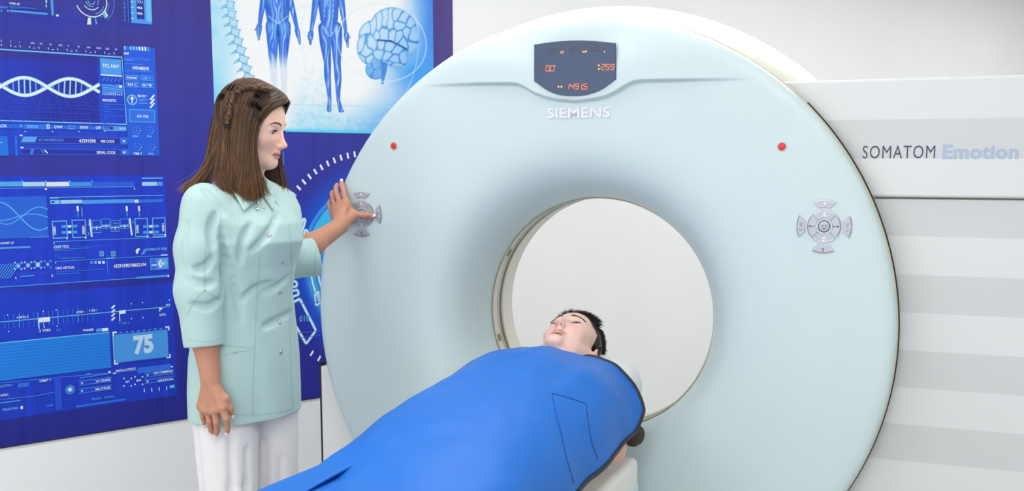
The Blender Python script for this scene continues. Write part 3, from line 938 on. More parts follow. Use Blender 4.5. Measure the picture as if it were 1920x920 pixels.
# top panel
I = Ink()
I.rect((-60, 10), (89, 22), Db); I.rect((18, 18), (89, 28), Cb); I.rect((-60, 10), (14, 12), Mb_)
I.text('VIRUS', 17, 8, 4, Wt, 20); I.flatline(18, 66, 12, .003, Mb_); I.flatline(18, 40, 14.5, .002, Mb_)
I.rect((94, -8), (101, 29), Cb); I.rect((105, 27), (110, 31), Wt); I.rect((85, -5), (88, 6), Wt); I.rect((85, 8), (88, 14), Cy)
I.text('2', 1, 22, 4, Cy); I.text('4', 13, 22, 4, Wt)
dc = mur(171, 2)
pm = 1 / 545.0
for r, a0, a1, w, col in ((29, 200, 375, 2.0, Wt), (24, 285, 340, 1.2, Cy), (16, 215, 320, 1.4, Wt), (10, 190, 290, 1.4, Cy), (13, 330, 380, 1.6, Cb), (33, 300, 360, 1.0, Cb)):
    I.arc(dc, r * pm, a0, a1, w * pm, col)
I.arc(dc, 6 * pm, 180, 360, 1.3 * pm, Cy)
I.ppoly([(165, 33), (170, 33), (171, 46), (163, 46)], Wt); I.ppoly([(177, 33), (179, 33), (183, 45), (179, 46)], Cb)
I.ppoly([(194, 20), (196, 19), (203, 30), (200, 32)], Wt); I.ppoly([(191, 23), (193, 22), (200, 33), (197, 35)], Cy)
for k in range(11):
    a = math.radians(-48 + k * 6.0)
    I.wline([dc + np.array((math.cos(a), math.sin(a))) * 43 * pm, dc + np.array((math.cos(a + .05), math.sin(a + .05))) * 43 * pm], 2.2 * pm, Cb)
I.rect((231, -8), (235, 42), Mb_, .0015); I.rect((238, -8), (242, 43), Mb_, .002)
for k in range(5): I.flatline(231, 236, 6 + k * 8, .0015, Cb)
I.rect((244, -8), (285, 46), Cb); I.rect((255, -8), (271, 38), Db); I.rect((273, -8), (285, 41), (112, 196, 250))
for k, t_ in enumerate(('771', '466', '466')): I.text(t_, 257, 6 + k * 10.5, 5, Wt, 10)
for k in range(4): I.rect((246, 2 + k * 10.5), (250, 4 + k * 10.5), Wt)
I.flatline(258, 269, 36, .003, Cb)
I.build('printed_graphics')

# strand panel
I = Ink()
I.rect((-60, 64), (20, 70), Mb_)
for k in range(13):
    x = 1 + k * 17.6; y = 78 + k * 1.35
    I.text(('0', '2', '1', '454', '34', '54', '055', '0', '95', '645', '4503', '559', '54')[k], x + (3 if k > 2 else 0), y, 3.4, (190, 220, 252), None)
    I.line([(x + 1, y + 4), (x + 2, y + 8)], .0022, Wt)
    if k % 2: I.flatline(x + 8, x + 12, y + 8, .002, Wt)
I.line([(-60, 88), (229, 106)], .0016, (70, 110, 220)); I.line([(-60, 88.5), (229, 107.5)], .0042, Cy)
I.line([(228.5, 107), (237, 233)], .003, Cy); I.line([(-60, 224), (237, 233)], .0038, Cy)
# floor grid of the strand picture
for k in range(18):
    xt = -40 + k * 14.5; xb = xt + (xt - 85) * .75
    a, b = (xt, 182), (xb, 228)
    if max(a[0], b[0]) > 190: b = (min(b[0], 189), 182 + 46 * (189 - xt) / max(xb - xt, 1e-3) if xb > 189 else 228)
    if a[0] > 188: continue
    I.line([a, b], .002, (50, 82, 214))
for y in (185, 191, 198, 207, 219): I.flatline(-60, 188, y, .002, (50, 82, 214))
def strand(sgn, yo=0):
    xs = np.linspace(-60, 187, 130)
    yc = 161 + (xs - 2) * .024
    return np.stack([xs, yc - sgn * 16.5 * np.sin(np.pi * (xs - 3) / 85.5)], 1)
for wv in range(-1, 3):
    for k in range(7):
        x = 3 + wv * 85.5 + 11 + k * 10.6
        if x > 183: continue
        yc = 161 + (x - 2) * .024; a = 16.5 * math.sin(math.pi * (x - 3) / 85.5)
        I.line([(x - .6, yc - a), (x + .6, yc + a)], .0048 if 0 < k < 6 else .0036, (170, 222, 253) if 1 < k < 5 else (90, 160, 246))
for sg in (-1, 1):
    P = strand(sg)
    I.wline([mur(*q) for q in P], .0125, (130, 205, 252)); I.wline([mur(*q) for q in P], .0085, (232, 247, 255))
I.rect((187, 109), (228, 143), Cb); I.text('TCL NAV', 192, 126, 6.5, Wt, 31)
I.line([(188, 140), (229, 143)], .004, Wt); I.hatch((190, 152), (227, 146), 5, .006, Mb_, .7)
I.rect((190, 157), (230, 178), Mb_)
for k in range(4): I.line([(191, 159 + k * 4), (208, 160 + k * 4 + (k % 2)), (214, 163 + k * 4), (220, 159 + k * 4), (230, 161 + k * 4)], .002, Cy)
I.rect((223, 160), (229, 164), Wt); I.hatch((191, 178), (230, 176), 10, .002, Wt, .5)
I.text('MAGNETIC', 192, 190, 5, Wt, 26)
for k, w in enumerate((38, 12, 38, 14, 0, 38, 8, 0, 6)):
    if w: I.flatline(194, 194 + w, 195 + k * 4.5, .003, Mb_)
for k in range(26): I.line([(186 + k * .1, 110 + k * 4.5), (186 + k * .1, 112 + k * 4.5)], .0018, Mb_)
# right-hand column
I.rect((230.5, 86), (299, 292), (40, 96, 228))
for k, col in enumerate((Cy, Mb_, Cy, Cy, Cy, Wt, Wt, Wt, Cb)): I.rect((232 + k * 5.5, 86 + k * .25), (235.6 + k * 5.5, 93 + k * .35), col)
I.text('EMP', 232, 102, 4, Wt, 10)
I.flatline(233, 281, 109, .007, Mb_); I.flatline(233, 248, 112, .003, Cb); I.flatline(234, 268, 119, .002, Cb)
I.text('1095488590', 248, 130, 6, Wt, 31); I.flatline(234, 287, 132, .0015, Cb)
for a, b, t_ in (((235, 140), (260, 151), 'PARAM'), ((263, 141), (287, 152), 'USER X'), ((236, 153), (261, 164), '959 C'), ((264, 155), (288, 165), '66.7 MI')):
    I.rect(a, b, Cb, .0025); I.text(t_, a[0] + 3, b[1] - 3.5, 4.5, Wt if t_[0] in '96P' else Cy, b[0] - a[0] - 7)
rc = mur(247.5, 187)
I.arc(rc, .0165, 0, 360, .0045, Cy, 40)
I.line([(247.5, 193), (247.5, 184)], .005, Wt); I.ppoly([(242.5, 186), (247.5, 180), (252.5, 186)], Wt)
I.text('ENTRY', 258, 182, 4.5, Wt, 17); I.flatline(259, 278, 186, .003, Cb); I.flatline(259, 277, 193, .002, Cy); I.flatline(260, 270, 188, .003, Cb)
for k in range(3): I.line([(281.5, 187 + k * 7.5), (289, 178 + k * 7.5)], .006, Wt)
I.rect((241, 204), (291, 230), Mb_); I.rect((241, 204), (291, 230), Cb, .004); I.text('NO VOE', 257, 220, 4.5, Wt, 21)
for cx, cy in ((256, 244), (281, 244), (257.5, 275), (283, 275.5)):
    for a in range(8):
        A = math.radians(a * 45 + 10)
        I.line([(cx + 6 * math.cos(A), cy + 6 * math.sin(A)), (cx + 7.6 * math.cos(A), cy + 7.6 * math.sin(A))], .003, Wt if -1 < a < 2 else Cb)
    I.rect((cx - .8, cy - .8), (cx + .8, cy + .8), Cy)
I.text('VIM 7', 250, 290, 4.5, Wt, 16); I.text('046', 277, 290, 4, Cy, 10); I.text('IPM', 248, 257, 3.5, Cy, 10); I.text('006', 275, 257, 3.5, Cy, 9)
# tool bar and code rows
I.rect((-60, 231), (237, 245), (44, 104, 230)); I.rect((45, 232), (93, 243), Mb_); I.rect((193, 236), (237, 246), (90, 160, 246))
I.text('PACK', -9, 238, 5, Wt, 22); I.text('X', 36, 238, 5, Cy); I.text('SENSOR', 50, 239, 4.6, Cy, 21); I.rect((87, 233), (93, 241), Wt, .0025)
I.text('QWAP', 101, 240, 5, Wt, 16); I.text(':', 122, 240, 5, Cy); I.rect((128, 235), (140, 242), Cy, .002); I.text('SWAP', 150, 241, 5, Wt, 15); I.text(':', 171, 241, 5, Cy); I.text('OFF', 179, 242, 5, Wt, 10)
I.rect((195, 237), (212, 243), Db); I.text('655', 196, 242, 4, Cb, 10)
for k in range(3): I.line([(225 + k * 4, 239), (225 + k * 4.1, 243)], .0025, Wt)
for x in (46, 97, 147, 195): I.line([(x, 245.5), (x + 2, 247)], .003, Wt)
for (a, b), big in ((((36, 255), (239, 271)), True), (((38, 278), (241, 291)), False)):
    I.rect(a, b, (44, 52, 172)); I.rect(a, b, Mb_, .002); I.line([(a[0], a[1] - 1.5), (a[0] + 6, a[1] - 1.5)], .004, Wt)
I.rect((40, 256), (68, 266), Mb_); I.hatch((39, 266), (64, 256.5), 12, .0016, Cy, .7)
I.text('4C34E34RECE34', 72, 264, 4.4, (96, 150, 244), 47); I.text('43291098', 148, 267, 6.2, Wt, 31); I.text('VIM CODE', 188, 267, 4.8, Wt, 26)
for x, y in ((225, 259), (226, 280)):
    I.rect((x, y), (x + 13.5, y + 11), Mb_); I.ppoly([(x + 3.5, y + 4), (x + 10, y + 4), (x + 6.7, y + 8)], Wt)
I.text('SERIAL CODE', 181, 288, 4.8, Wt, 35); I.line([(77, 281), (82, 287)], .003, Cb); I.line([(83, 281), (89, 287)], .004, Wt)
I.hatch((56, 289), (61, 279), 5, .0012, Cb, .3)
I.rect((-60, 254), (16, 292), (36, 120, 232)); I.rect((26, 254), (34, 292), (36, 110, 232)); I.flatline(-20, 5, 267, .003, Cy)
I.build('printed_graphics')

# wave and box panel
I = Ink()
for x0, x1, col in ((-60, 42, (84, 176, 244)), (42, 85, (176, 222, 246)), (86, 130, (226, 240, 246)), (130, 172, (70, 150, 240)), (172, 252, (48, 96, 226))):
    I.rect((x0, 341), (x1, 349), col)
I.rect((266, 341), (294, 348), (170, 216, 246)); I.rect((294, 341), (305, 348), Cb); I.flatline(266, 305, 334, .004, Cy)
I.flatline(-60, 252, 354, .0025, Cb); I.rect((84, 353), (88, 356), Wt); I.rect((251, 352), (253, 355), Wt)
for x in (41, 85, 130, 172): I.line([(x, 338), (x + 2, 341)], .003, Cy)
I.rect((-60, 370), (91, 444), (44, 104, 224))
for f_, col in ((lambda x: 405 - 26 * np.cos((x + 2) / 76 * np.pi) - 0 * x, Cy), (lambda x: 404 + 16 * np.cos((x - 12) / 62 * np.pi), (96, 180, 250)), (lambda x: 407 - .00 * x + 6 * np.sin((x - 30) / 60 * np.pi * -1), (96, 180, 250))):
    xs = np.linspace(-30, 90, 50); I.line(list(zip(xs, 404 + (404 - f_(xs)) * (-1))), .003, col)
I.flatline(56, 92, 445, .003, Cb)
I.flatline(93, 306, 370, .0022, Cy); I.flatline(93, 110, 371, .004, Cy)
I.rect((94, 375), (112, 382), Cy); I.rect((96, 377), (102, 380), Db); I.rect((113, 375), (154, 381), (160, 214, 246)); I.rect((154, 375), (252, 380), Cb); I.rect((252, 374), (260, 380), (196, 230, 250)); I.rect((260, 374), (306, 379), Mb_)
for x in (144, 236, 259):
    I.line([(x + 1, 386), (x + 2, 396)], .007, Wt); I.line([(x + 2, 398), (x + 2, 406)], .004, Cb)
I.line([(153, 388), (154, 406)], .004, Cb)
for a, b, t_ in (((97, 414), (127, 446), '1500H'), ((134, 412), (162, 445), '3900H'), ((252, 409), (278, 443), '2300H'), ((285, 408), (311, 440), '4000H')):
    I.rect(a, b, Cy, .003)
    I.rect((b[0] - 3, b[1] - 1), (b[0], b[1] + 2), Wt)
    v, f = text_geo(t_, .03)
    left = t_ in ('1500H', '2300H')
    o = mur(a[0] + 8 if left else b[0] - 3, b[1] - 6)
    sc = 4.5 * pm
    I.mb.add(np.stack([o[0] - v[:, 1] * sc, np.full(len(v), I.yy()), o[1] + v[:, 0] * sc * .95], 1), f, lin(Wt) * INK)
for x0 in (115, 268):
    for y in (422, 433): I.rect((x0, y), (x0 + 30, y + 4), Cb); I.rect((x0 + 12, y), (x0 + 18, y + 4), Wt)
I.ppoly([(165, 416), (168, 420), (165, 424)], Cb); I.ppoly([(165, 434), (168, 438), (165, 442)], Cb); I.ppoly([(250, 412), (250, 420), (247, 416)], Cb)
I.line([(168, 411), (172, 444)], .006, Wt); I.line([(243, 409), (247, 441)], .006, Wt)
for k in range(4):
    x = 172 + k * 17.5; y = 413 - (k % 2) * 3
    I.rect((x, y), (x + 17, y + 11), Cb, .002); I.rect((x, y + 12 - (k % 2) * 0), (x + 17, y + 18), Cb, .002); I.flatline(x, x + 17, y + 14, .0025, Wt); I.line([(x + 9, y + 11), (x + 9, y + 18)], .002, Wt)
I.flatline(172, 190, 436, .003, Cb); I.flatline(207, 225, 434, .003, Cb); I.text('VOLS', 211, 420, 2.5, Cy, 10)
I.line([(100, 453), (312, 444)], .0025, Cb); I.line([(101, 453), (101, 458)], .003, Cy); I.flatline(286, 312, 444, .004, Cy)
I.text('CHIS VOG', 101, 465, 4.6, Wt, 28); I.hatch((134, 463), (208, 459), 11, .004, Cb, 1.0); I.flatline(101, 168, 467.5, .002, Cb); I.flatline(101, 142, 470.5, .003, Mb_)
for x in (186, 208): I.rect((x, 471), (x + 8.5, 480), Cy); I.arc(mur(x + 4.2, 475.5), .0045, 0, 360, .003, Db, 16)
I.rect((199, 471), (207, 480), Mb_, .002); I.rect((103, 476), (111, 484), Mb_, .002); I.line([(112, 484), (160, 483)], .002, Cb)
I.arc(mur(260, 471), .007, 60, 240, .009, Wt, 14); I.arc(mur(267, 471), .007, -120, 60, .009, Cb, 14); I.text('INTERRUPT FREE', 273, 470, 4.4, Cy, 40)
I.line([(103, 490), (314, 478)], .0022, Cb); I.line([(104, 490), (104, 494)], .004, Cy); I.flatline(302, 314, 478, .004, Wt)
I.text('ORG VIRTUAL', 104, 505, 4.6, Wt, 36); I.flatline(105, 196, 510, .003, Mb_); I.flatline(105, 150, 514, .004, Mb_)
for k, col in enumerate((Cb, Cy, Wt, Wt)): I.rect((169 + k * 7.4, 489), (174 + k * 7.4, 494), col)
I.line([(200, 485), (202, 512)], .002, Cb); I.flatline(200, 215, 484, .004, Cy)
I.text('43291098198652104', 213, 502, 6.2, Wt, 61)
I.rect((281, 484), (316, 504), Cb); I.rect((283, 485), (293, 504), Mb_); I.flatline(284, 293, 497, .005, Wt)
I.arc(mur(305, 493.5), .0135, 110, 250, .008, Wt, 16); I.arc(mur(305, 493.5), .0135, -60, 60, .006, Cy, 16); I.arc(mur(305, 493.5), .004, 0, 360, .004, Wt, 12)
I.line([(-60, 542), (317, 517)], .003, Cb); I.line([(255, 520.5), (317, 516.5)], .008, Cb); I.rect((314, 515), (317, 519), Wt)
I.text('DOWST ///', -4, 458, 4, Wt, 30); I.flatline(-60, 57, 468, .007, Cb)
I.hatch((-30, 524), (20, 494), 10, .003, Cb, .75)
for k in range(4):
    x, y = 34 + k * 18.4, 498 - k
    I.rect((x - 4.5, y - 4.5), (x + 4.5, y + 4.5), Cy if k == 2 else Cb if k < 2 else Mb_)
    I.rect((x - 1.5, y - 1.5), (x + 1.5, y + 1.5), Wt)
    for dx in (-1, 1):
        for dy in (-1, 1): I.line([(x + dx * 7.5, y + dy * 4.5), (x + dx * 5, y + dy * 7.5)], .003, Wt if k < 3 else Cy)
I.hatch((26, 514), (98, 509), 24, .0016, Cb, .2); I.line([(38, 518), (64, 516)], .004, Cb); I.line([(97, 514), (98, 519)], .003, Wt); I.line([(29, 519), (30, 523)], .003, Wt)
I.build('printed_graphics')

# lower panel with the 75
I = Ink()
I.line([(-60, 609), (318, 574.5)], .003, Cy)
for k in range(24):
    x = -40 + k * 9.2 + (k % 3); y = 600 - x * .085
    I.line([(x, y - 10), (x + 1, y + 17)], .0028, (52, 112, 236) if k % 4 else Cb)
for k in range(8):
    x = 236 + k * 9.5; y = 602 - x * .085
    I.line([(x, y - 14), (x + 1, y + 14)], .002, (44, 84, 220))
I.rect((72, 595.5), (94, 602.5), Wt); I.line([(72.5, 598), (73, 616)], .003, Wt); I.line([(81, 602), (82, 612)], .003, Cy)
I.ppoly([(223, 582), (235, 580.5), (235.5, 587), (223.5, 588.5)], Wt); I.line([(223.5, 584), (224.5, 602)], .003, Wt)
I.ppoly([(299, 577), (304, 576.5), (304, 580), (299, 580.5)], Wt); I.line([(299, 577), (299.5, 584)], .003, Wt)
for k in range(4): I.line([(209, 578 + k * 7.5), (215, 572 + k * 7.5)], .006, Wt)
I.text('4 META 5', 31, 597, 4, Wt, 22); I.text('4 YES 1', 143, 587, 3.6, Wt, 15); I.text('5 VES 1', 167, 584, 3.6, Wt, 15); I.text('2 TEES', 73, 622, 4.2, Wt, 22); I.text('XX', 105, 620, 3.5, Cb, 9); I.text('DATA', 299, 592, 4, Wt, 12); I.text('5 VEE 2', 223, 608, 3.5, Cb, 20); I.text('456', 310, 573, 3.2, Wt, 9)
for x, y in ((14, 590), (81, 583), (105, 581), (246, 569), (267, 567), (317, 562), (16, 621), (83, 613), (107, 611), (246, 597), (268, 595)): I.rect((x - 1, y - 1), (x + 1, y + 1), Wt)
I.text('PHASER', 156, 621, 3.8, Wt, 20); I.rect((180, 616), (203, 620), Cb); I.rect((191, 615.5), (203, 619.5), Wt)
I.rect((-60, 654.5), (207, 688.5), (32, 134, 238))
hb0, hb1 = mur(207, 622)[1], mur(207, 688.5)[1]
sb0, sb1 = mur(-60, 650)[0], mur(206.5, 650)[0]
I.poly([(sb0, hb1), (sb1, hb1), (sb1, hb0), (sb0, hb0)], (36, 136, 236))
for k in range(1, 12):
    h_ = hb1 + (hb0 - hb1) * k / 12
    I.wline([(sb0, h_), (sb1, h_)], .0022, (32, 110, 226))
for k in range(1, 30):
    s_ = sb0 + (sb1 - sb0) * k / 30
    I.wline([(s_, hb1), (s_, hb0)], .0012, (34, 122, 232))
I.wline([(sb0, hb0), (sb1, hb0)], .003, Cy)
h0, h1 = mur(266, 677)[1], mur(266, 616)[1]
s0_, s1_ = mur(212, 650)[0], mur(319, 650)[0]
I.poly([(s0_, h0), (s1_, h0), (s1_, h1), (s0_, h1)], (40, 60, 190))
I.poly([(s0_ + .006, h0 + .006), (s1_ - .008, h0 + .006), (s1_ - .008, h1 - .012), (s0_ + .006, h1 - .012)], (74, 158, 240))
for k in range(10):
    s_ = s0_ + (s1_ - s0_) * (k + .5) / 10
    I.wline([(s_ - .006, h1 - .006), (s_ + .004, h1 - .006)], .004, Cb)
I.wline([(s0_ + .002, h0), (s0_ + .002, h1)], .005, Cy)
for sa, ha, ds, dh in ((s0_, h0, 1, 1), (s1_, h0, -1, 1), (s0_, h1, 1, -1), (s1_, h1, -1, -1)):
    I.poly([(sa, ha), (sa + ds * .016, ha), (sa + ds * .016, ha + dh * .005), (sa + ds * .005, ha + dh * .005), (sa + ds * .005, ha + dh * .016), (sa, ha + dh * .016)], Wt)
I.text('75', 251, 662, 31, (196, 228, 250), 37, .05)
I.line([(-60, 723), (318, 688)], .0018, Cb)
I.text('DATA-0 STROIT', 217, 697, 4, Wt, 38); I.rect((258, 689), (320, 692), Mb_); I.line([(320, 686), (324, 688)], .004, Wt); I.line([(212, 700), (217, 699)], .004, Wt)
for cx, cy, t_ in ((239, 716, 'VIT'), (260, 713, '60')):
    for dx in (-1, 1):
        for dy in (-1, 1): I.line([(cx + dx * 8, cy + dy * 6), (cx + dx * 6, cy + dy * 8)], .005, Wt)
    I.text(t_, cx - 4.5, cy + 2, 4, Wt, 9)
for a, b, t_ in (((148, 719), (209, 712), 'VIT CRANE'), ((148, 734), (209, 727), 'MUTINE'), ((271, 704), (326, 699), 'XNL COMMENCE'), ((271, 716), (326, 711), 'IGNITION')):
    (q0, r0), (q1, r1) = mur(*a), mur(*b)
    rr = r0
    I.poly([(q0, rr - .007), (q1, rr - .007), (q1, rr + .010), (q0, rr + .010)], (40, 72, 208)); I.poly([(q0, rr - .007), (q1, rr - .007), (q1, rr - .005), (q0, rr - .005)], Cb); I.poly([(q0, rr + .0085), (q1, rr + .0085), (q1, rr + .0105), (q0, rr + .0105)], Cb)
    I.ppoly([(a[0] + 3, a[1] - 2.5), (a[0] + 8, a[1] - 3), (a[0] + 5.5, a[1] + 1)], Wt)
    wpx = 28 if len(t_) < 10 else 36
    I.text(t_, b[0] - wpx - 2, b[1] + 2.5 + (2 if len(t_) < 10 else 0), 4, Wt, wpx)
I.arc(mur(131, 730), .0145, 0, 360, .004, Cb, 30); I.arc(mur(131, 730), .0085, 0, 360, .003, Cy, 24); I.ppoly([(128, 728), (132, 726), (135, 730), (132, 733), (128, 732)], Wt)
I.text('ORBIT >', 74, 716, 4, Wt, 22); I.rect((101, 709), (111, 714), Cy); I.rect((104, 710.5), (107, 712.5), Db)
I.text('ALCYON >', -2, 726, 4, Cy, 26); I.rect((33, 718), (54, 724), Mb_); I.text('NOLC', 1, 743, 4.2, Wt, 15)
I.line([(-60, 755), (64, 742), (110, 733)], .002, Cb); I.line([(-40, 760), (38, 750)], .004, Cb); I.text('STRUCTURA', 4, 770, 4, Cy, 30); I.rect((38, 761), (43, 766), Wt); I.text('ENKI  XON', 172, 750, 4, Cb, 42)
I.line([(142, 762), (235, 748)], .008, Mb_); I.rect((100, 706), (117, 766), (40, 84, 222)); I.text('156', 87, 762, 3.6, Cb, 12)
for x in (270, 284, 298, 312): I.line([(x, 728 - (x - 270) * .1), (x + .5, 735 - (x - 270) * .1)], .003, Wt)
I.rect((318, 722), (327, 726), Cy); I.line([(150, 708), (203, 700)], .003, Cb); I.text('/// XX', 160, 703, 3, Cy, 10); I.rect((203, 695), (207, 699), Wt)
I.build('printed_graphics')

# round gauge behind the scanner's edge
I = Ink()
gc = np.array((GS, GH))
a0 = math.degrees(math.atan2(*(mur(560, 352) - gc)[::-1]))
a1 = math.degrees(math.atan2(*(mur(652, 292) - gc)[::-1]))
n_t = 9
for k in range(-1, 40):
    a = math.radians(a0 + (a1 - a0) * k / (n_t - 1))
    if 196 < math.degrees(a) < 0: continue
    d = np.array((math.cos(a), math.sin(a)))
    if k in range(-1, 12): I.wline([gc + d * (GR - .012), gc + d * (GR + .012)], .009, (246, 252, 255))
for q in ((585, 661), (597, 674)):
    d = mur(*q) - gc; d /= np.linalg.norm(d)
    I.wline([gc + d * (GR - .012), gc + d * (GR + .012)], .009, (246, 252, 255))
for r, w, col, b0, b1 in ((.700, .016, (60, 150, 245), 95, 185), (.655, .0065, (246, 252, 255), 92, 178), (.59, .075, (64, 196, 250), 95, 178), (.50, .012, (24, 40, 170), 110, 182), (.44, .06, (80, 200, 250), 110, 182)):
    I.arc(gc, GR * r, b0, b1, w, col, 50)
Wg = (246, 252, 255)
def outline(pts, w=.0062, closed=True):
    P = [mur(*q) for q in pts]
    if closed: P.append(P[0])
    for p, q in zip(P[:-1], P[1:]): I.wline([p, q], w + .006, (96, 196, 252))
    for p, q in zip(P[:-1], P[1:]): I.wline([p, q], w, Wg)
outline([(569, 409), (573, 412), (561, 452), (557, 452)]); outline([(572, 430), (577, 433), (572, 452), (567, 452)])
I.flatline(545, 580, 441, .003, (120, 200, 250))
outline([(535, 530), (555, 527), (557, 536), (535, 541)]); outline([(535, 548), (558, 543), (560, 552), (535, 560)], closed=False)
outline([(535, 573), (562, 560), (592, 619), (574, 644), (548, 600)], .0075)
for r, w in ((.62, .006), (.55, .006)): I.arc(gc, GR * r, 182, 222, w + .008, (70, 190, 250), 20); I.arc(gc, GR * r, 182, 222, w, Wg, 20)
outline([(590, 552), (597, 546), (598, 570), (592, 572)], .005)
for y in (570, 625, 634): I.flatline(550, 600, y, .003, (70, 110, 226))
I.text('1', 545, 601, 10, (96, 150, 240), None, .03); I.text('010', 561, 603, 11, (110, 175, 248), 19, .02)
I.arc(mur(554.5, 661), .006, 0, 360, .004, (70, 160, 240), 16); 
for k, t_ in enumerate(('2756676765476', '97705', '97705')): I.text(t_, 528, 368 + k * 6, 3.6, (80, 140, 240), 30 if k == 0 else 12)
for k in range(26): I.line([(530 + k * .05, 284 + k * 2.9), (532 + k * .05, 285.5 + k * 2.9)], .004, (90, 160, 246))
I.build('printed_graphics')
# ------------------------------------------------------------------ organic shapes: signed distance grids and surface nets
def smin(a, b, k):
    if np.ndim(k) == 0 and k <= 0: return np.minimum(a, b)
    h = np.maximum(k - np.abs(a - b), 0) / k
    return np.minimum(a, b) - h * h * k * 0.25
class Field:
    def __init__(self, lo, hi, h):
        self.lo = np.asarray(lo, float); self.h = h
        self.n = np.ceil((np.asarray(hi, float) - self.lo) / h).astype(int) + 1
        self.d = np.full(self.n, 0.2, np.float32)
    def sub(self, lo, hi):
        i0 = np.clip(np.floor((np.asarray(lo) - self.lo) / self.h).astype(int), 0, self.n - 1)
        i1 = np.clip(np.ceil((np.asarray(hi) - self.lo) / self.h).astype(int) + 1, 1, self.n)
        if np.any(i1 <= i0): return None, None
        ax = [(self.lo[k] + self.h * np.arange(i0[k], i1[k])).astype(np.float32) for k in range(3)]
        sl = tuple(slice(i0[k], i1[k]) for k in range(3))
        return sl, (ax[0][:, None, None], ax[1][None, :, None], ax[2][None, None, :])
    def apply(self, fn, lo, hi, k=0.0, op='u'):
        m = k + 0.012
        sl, P = self.sub(np.asarray(lo) - m, np.asarray(hi) + m)
        if sl is None: return
        v = fn(*P)
        if op == 'u': self.d[sl] = smin(self.d[sl], v, k)
        elif op == 's': self.d[sl] = -smin(-self.d[sl], v, k)
        elif op == 'i': self.d[sl] = -smin(-self.d[sl], -v, k)
    def cap(self, a, b, ra, rb=None, k=0.01, op='u'):
        a = np.asarray(a, float); b = np.asarray(b, float); rb = ra if rb is None else rb
        d = b - a; L = max(d @ d, 1e-12)
        def fn(x, y, z):
            px, py, pz = x - a[0], y - a[1], z - a[2]
            t = np.clip((px * d[0] + py * d[1] + pz * d[2]) / L, 0, 1)
            return np.sqrt((px - t * d[0]) ** 2 + (py - t * d[1]) ** 2 + (pz - t * d[2]) ** 2) - (ra + (rb - ra) * t)
        r = max(ra, rb)
        self.apply(fn, np.minimum(a, b) - r, np.maximum(a, b) + r, k, op)
    def chain(self, pts, rad, k=0.01, op='u'):
        for i in range(len(pts) - 1):
            self.cap(pts[i], pts[i + 1], rad[i], rad[i + 1], k, op)
    def ell(self, c, r, k=0.01, op='u', R=None):
        c = np.asarray(c, float); r = np.asarray(r, float)
        def fn(x, y, z):
            px, py, pz = x - c[0], y - c[1], z - c[2]
            if R is not None:
                px, py, pz = [px * R[0][i] + py * R[1][i] + pz * R[2][i] for i in range(3)]
            k0 = np.sqrt((px / r[0]) ** 2 + (py / r[1]) ** 2 + (pz / r[2]) ** 2)
            k1 = np.sqrt((px / r[0] ** 2) ** 2 + (py / r[1] ** 2) ** 2 + (pz / r[2] ** 2) ** 2)
            return k0 * (k0 - 1.0) / np.maximum(k1, 1e-6)
        m = np.full(3, r.max()) if R is not None else r
        self.apply(fn, c - m, c + m, k, op)
    def sample(self, P):
        q = (np.atleast_2d(P) - self.lo) / self.h
        i = np.clip(np.floor(q).astype(int), 0, self.n - 2); u = np.clip(q - i, 0, 1)
        out = 0
        for dx in (0, 1):
            for dy in (0, 1):
                for dz in (0, 1):
                    w = (u[:, 0] if dx else 1 - u[:, 0]) * (u[:, 1] if dy else 1 - u[:, 1]) * (u[:, 2] if dz else 1 - u[:, 2])
                    out = out + w * self.d[i[:, 0] + dx, i[:, 1] + dy, i[:, 2] + dz]
        return out
    def hit(self, px, py):
        """first point of the surface seen through a pixel"""
        d = ray(px, py)
        c0, c1 = self.lo[1], self.lo[1] + self.h * (self.n[1] - 1)
        Y = np.linspace(c0, c1, 600)
        P = CAM + d[None] * (Y / d[1])[:, None]
        inside = np.all((P >= self.lo) & (P <= self.lo + self.h * (self.n - 1)), 1)
        v = np.where(inside, self.sample(P), 1)
        j = np.nonzero(v < 0)[0]
        return P[j[0]] if len(j) else None
    def mesh(self, smooth=1):
        d = self.d
        s = d < 0
        cnt = np.zeros(np.array(d.shape) - 1, np.int8)
        for dx in (0, 1):
            for dy in (0, 1):
                for dz in (0, 1):
                    cnt += s[dx:d.shape[0] - 1 + dx, dy:d.shape[1] - 1 + dy, dz:d.shape[2] - 1 + dz]
        act = (cnt > 0) & (cnt < 8)
        ids = np.argwhere(act)
        idx = np.full(act.shape, -1, np.int32); idx[act] = np.arange(len(ids))
        pos = np.zeros((len(ids), 3)); num = np.zeros(len(ids))
        corners = [(a, b, c) for a in (0, 1) for b in (0, 1) for c in (0, 1)]
        for c0 in corners:
            for ax in range(3):
                if c0[ax]: continue
                c1 = list(c0); c1[ax] = 1
                a = d[tuple((ids + c0).T)]; b = d[tuple((ids + c1).T)]
                m = (a < 0) != (b < 0)
                t = np.where(m, a / np.where(m, a - b, 1), 0)
                p = np.array(c0, float)[None] + np.eye(3)[ax][None] * t[:, None]
                pos += p * m[:, None]; num += m
        v = self.lo + self.h * (ids + pos / num[:, None])
        faces = []
        for ax in range(3):
            o1, o2 = [(1, 2), (2, 0), (0, 1)][ax]
            sa = [slice(None)] * 3; sb = [slice(None)] * 3
            sa[ax] = slice(0, d.shape[ax] - 1); sb[ax] = slice(1, d.shape[ax])
            A, B = s[tuple(sa)], s[tuple(sb)]
            e = np.argwhere(A != B)
            e = e[(e[:, o1] > 0) & (e[:, o2] > 0) & (e[:, o1] < d.shape[o1] - 1) & (e[:, o2] < d.shape[o2] - 1)]
            if not len(e): continue
            flip = A[tuple(e.T)]
            q = []
            for u, w in ((0, 0), (-1, 0), (-1, -1), (0, -1)):
                c = e.copy(); c[:, o1] += u; c[:, o2] += w
                q.append(idx[tuple(c.T)])
            q = np.stack(q, 1)
